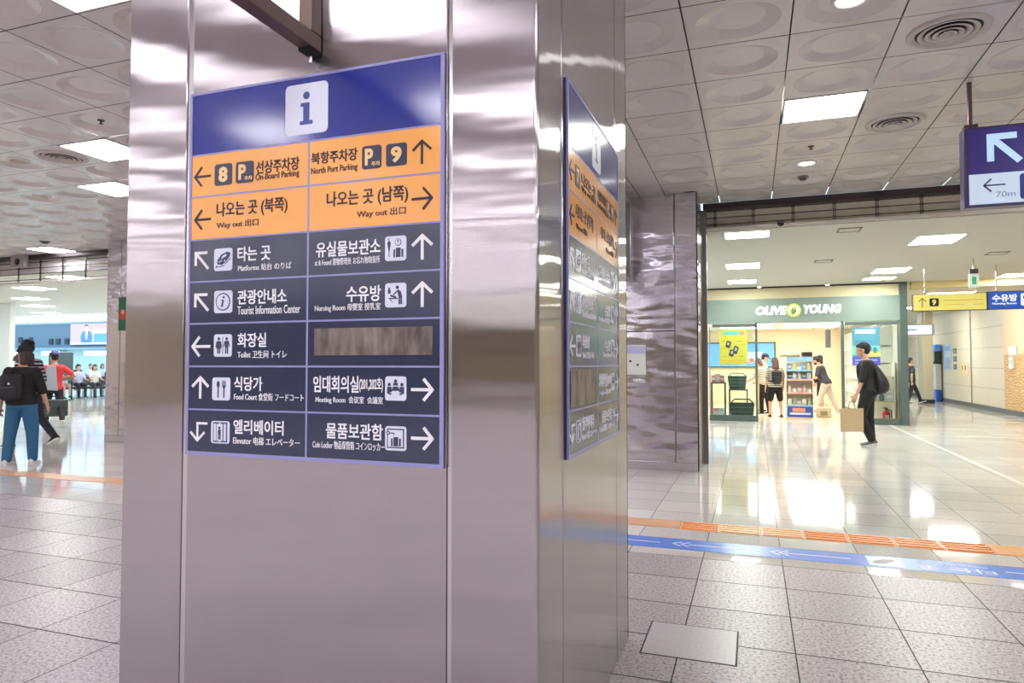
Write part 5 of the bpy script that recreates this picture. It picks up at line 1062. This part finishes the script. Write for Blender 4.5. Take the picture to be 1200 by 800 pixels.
# the left group
pa = person('person in black tee, blue jeans and visor at the left edge, seen from behind', (-8.92, 6.17, 0), 30, 1.55, BLACKT, DENIM, arms=((-4, 12, 10), (6, 13, 14)), legs=((-4, 4), (5, 5)), head=(66, 6), hair='bob', hair_m=mat('dark_brown_hair', (58, 46, 44), .5), cap=BLACKT, visor=mat('lilac_visor', (150, 144, 172), .5), shoe_m=WSH, vox=.009, female=True, wide=1.22, sleeve=.95, splay=6)
backpack(pa, 'small black backpack worn by the person in blue jeans', BAG, BAG2, .29, .38, .13, .02, -.05, logo=M_WHITE)
pb = person('person in black baseball cap and dark trousers striding behind the one in jeans', (-10.70, 7.51, 0), 96, 1.73, striped('black_white_stripe', (34, 34, 38), (206, 204, 206), 17), NAVYP, lean=2, arms=((8, 8, 20), (-10, 8, 12)), legs=((16, 4), (-13, 30)), head=(-8, 4), cap=mat('black_cap', (20, 20, 24), .6), vox=.010, sleeve=.9)
pc = person('person in red tee and purple cap with hand on hip, beyond the black cap', (-13.22, 9.77, 0), 58, 1.60, shade('red_tee', (226, 62, 66)), BLACKP, arms=((-16, 3, 4), (-12, 48, 92)), legs=((14, 4), (-22, 28)), cap=mat('purple_cap', (74, 68, 130), .6), head=(10, 0), vox=.011)
mb = MB(); Pq = lambda t, f, x: pc['P'](t, f, x)
mb.add([Pq(.475, -.11, -.15), Pq(.475, -.11, .02), Pq(-.07, -.155, .06), Pq(-.05, -.155, -.18), Pq(.475, -.135, -.15), Pq(.475, -.135, .02), Pq(-.07, -.18, .06), Pq(-.05, -.18, -.18)], [[0, 1, 2, 3], [7, 6, 5, 4], [0, 4, 5, 1], [1, 5, 6, 2], [2, 6, 7, 3], [3, 7, 4, 0]])
tag(mb.build('towel', mat('grey_lilac_cloth', (176, 180, 190), .8, noise=.1), None, bevel=.008), 'pale grey cloth hanging down the back of the red tee', 'towel')
c = pc['hands'][0][0]; r = root('carry_case', (c.x, c.y, c.z - .45), 'dark grey green hard case carried beside the red tee', 'case')
ur = Vector((.56, .83, 0)); F = Fr(c + Vector((0, 0, -.07)) + ur * .12, ur, (0, 0, 1), (.83, -.56, 0)); cm = mat('case_grey_green', (64, 76, 74), .5)
MB().rect(F, -.11, -.34, .27, 0, -.06, .06).build('shell', cm, r, bevel=.03, seg=3); MB().tube([F(-.05, -.01, 0), F(-.05, .06, 0), F(.07, .06, 0), F(.07, -.01, 0)], .012, n=8).build('handle', M_BLACK, r); MB().rect(F, -.112, -.175, .272, -.165, -.061, .061).build('seam', M_BLACK, r)
# waiting passengers
SEATED = [(-.9, 190, (226, 190, 196), (206, 160, 150), 'in pale pink half hidden by the notice board', 'bob'), (-.3, 170, (206, 200, 226), (34, 32, 36), 'in a lavender top and black trousers on the nearest bench', 'short'),
          (.3, 165, (230, 222, 206), (60, 54, 54), 'in a cream top in the middle of the nearest bench', 'bob'), (.9, 160, (36, 36, 44), (92, 150, 196), 'in a black jacket and light blue jeans on the nearest bench', 'short')]
for (u, f, tc, bc, l, hr) in SEATED:
    a = R(260); xy = (-24.35 - u * math.cos(a), 19.3 - u * math.sin(a))
    person('seated person ' + l, (xy[0], xy[1], 0), 250 + (f - 170) * .4, 1.62, shade('seated_top_%d%d%d' % tc, tc), shade('seated_bottom_%d%d%d' % bc, bc), seat=.44, legs=((84, 84), (80, 76)), arms=((30, 6, 50), (28, 6, 55)), hair=hr, vox=.02, long_sleeve=tc[0] < 60, head=(0, 12), shoe_m=M_BLACK, sole_m=M_BLACK, group='passengers on the benches')
for k, (u, tc, bc, l) in enumerate(((-1.1, (60, 70, 84), (40, 44, 54), 'dark navy, leftmost'), (-.5, (56, 80, 80), (44, 44, 50), 'dark teal, second from the left'), (.08, (196, 210, 232), (90, 100, 120), 'pale blue, third from the left'), (.66, (226, 232, 240), (50, 56, 70), 'white, fourth from the left'), (1.24, (48, 50, 60), (40, 40, 46), 'black, nearest the steel pillar'))):
    a = R(75 + 180); x = -31.6 + u * math.cos(a); y = 26.0 + u * math.sin(a)
    person('seated person on the farther bench in ' + l, (x, y, 0), 75 + 180 - 0, 1.66, shade('far_top_%d' % k, tc), shade('far_bottom_%d' % k, bc), seat=.44, legs=((82, 82), (80, 78)), arms=((30, 6, 40), (30, 6, 50)), vox=.022, head=(0, 8), group='passengers on the benches', hair='short' if k % 2 else 'bob')
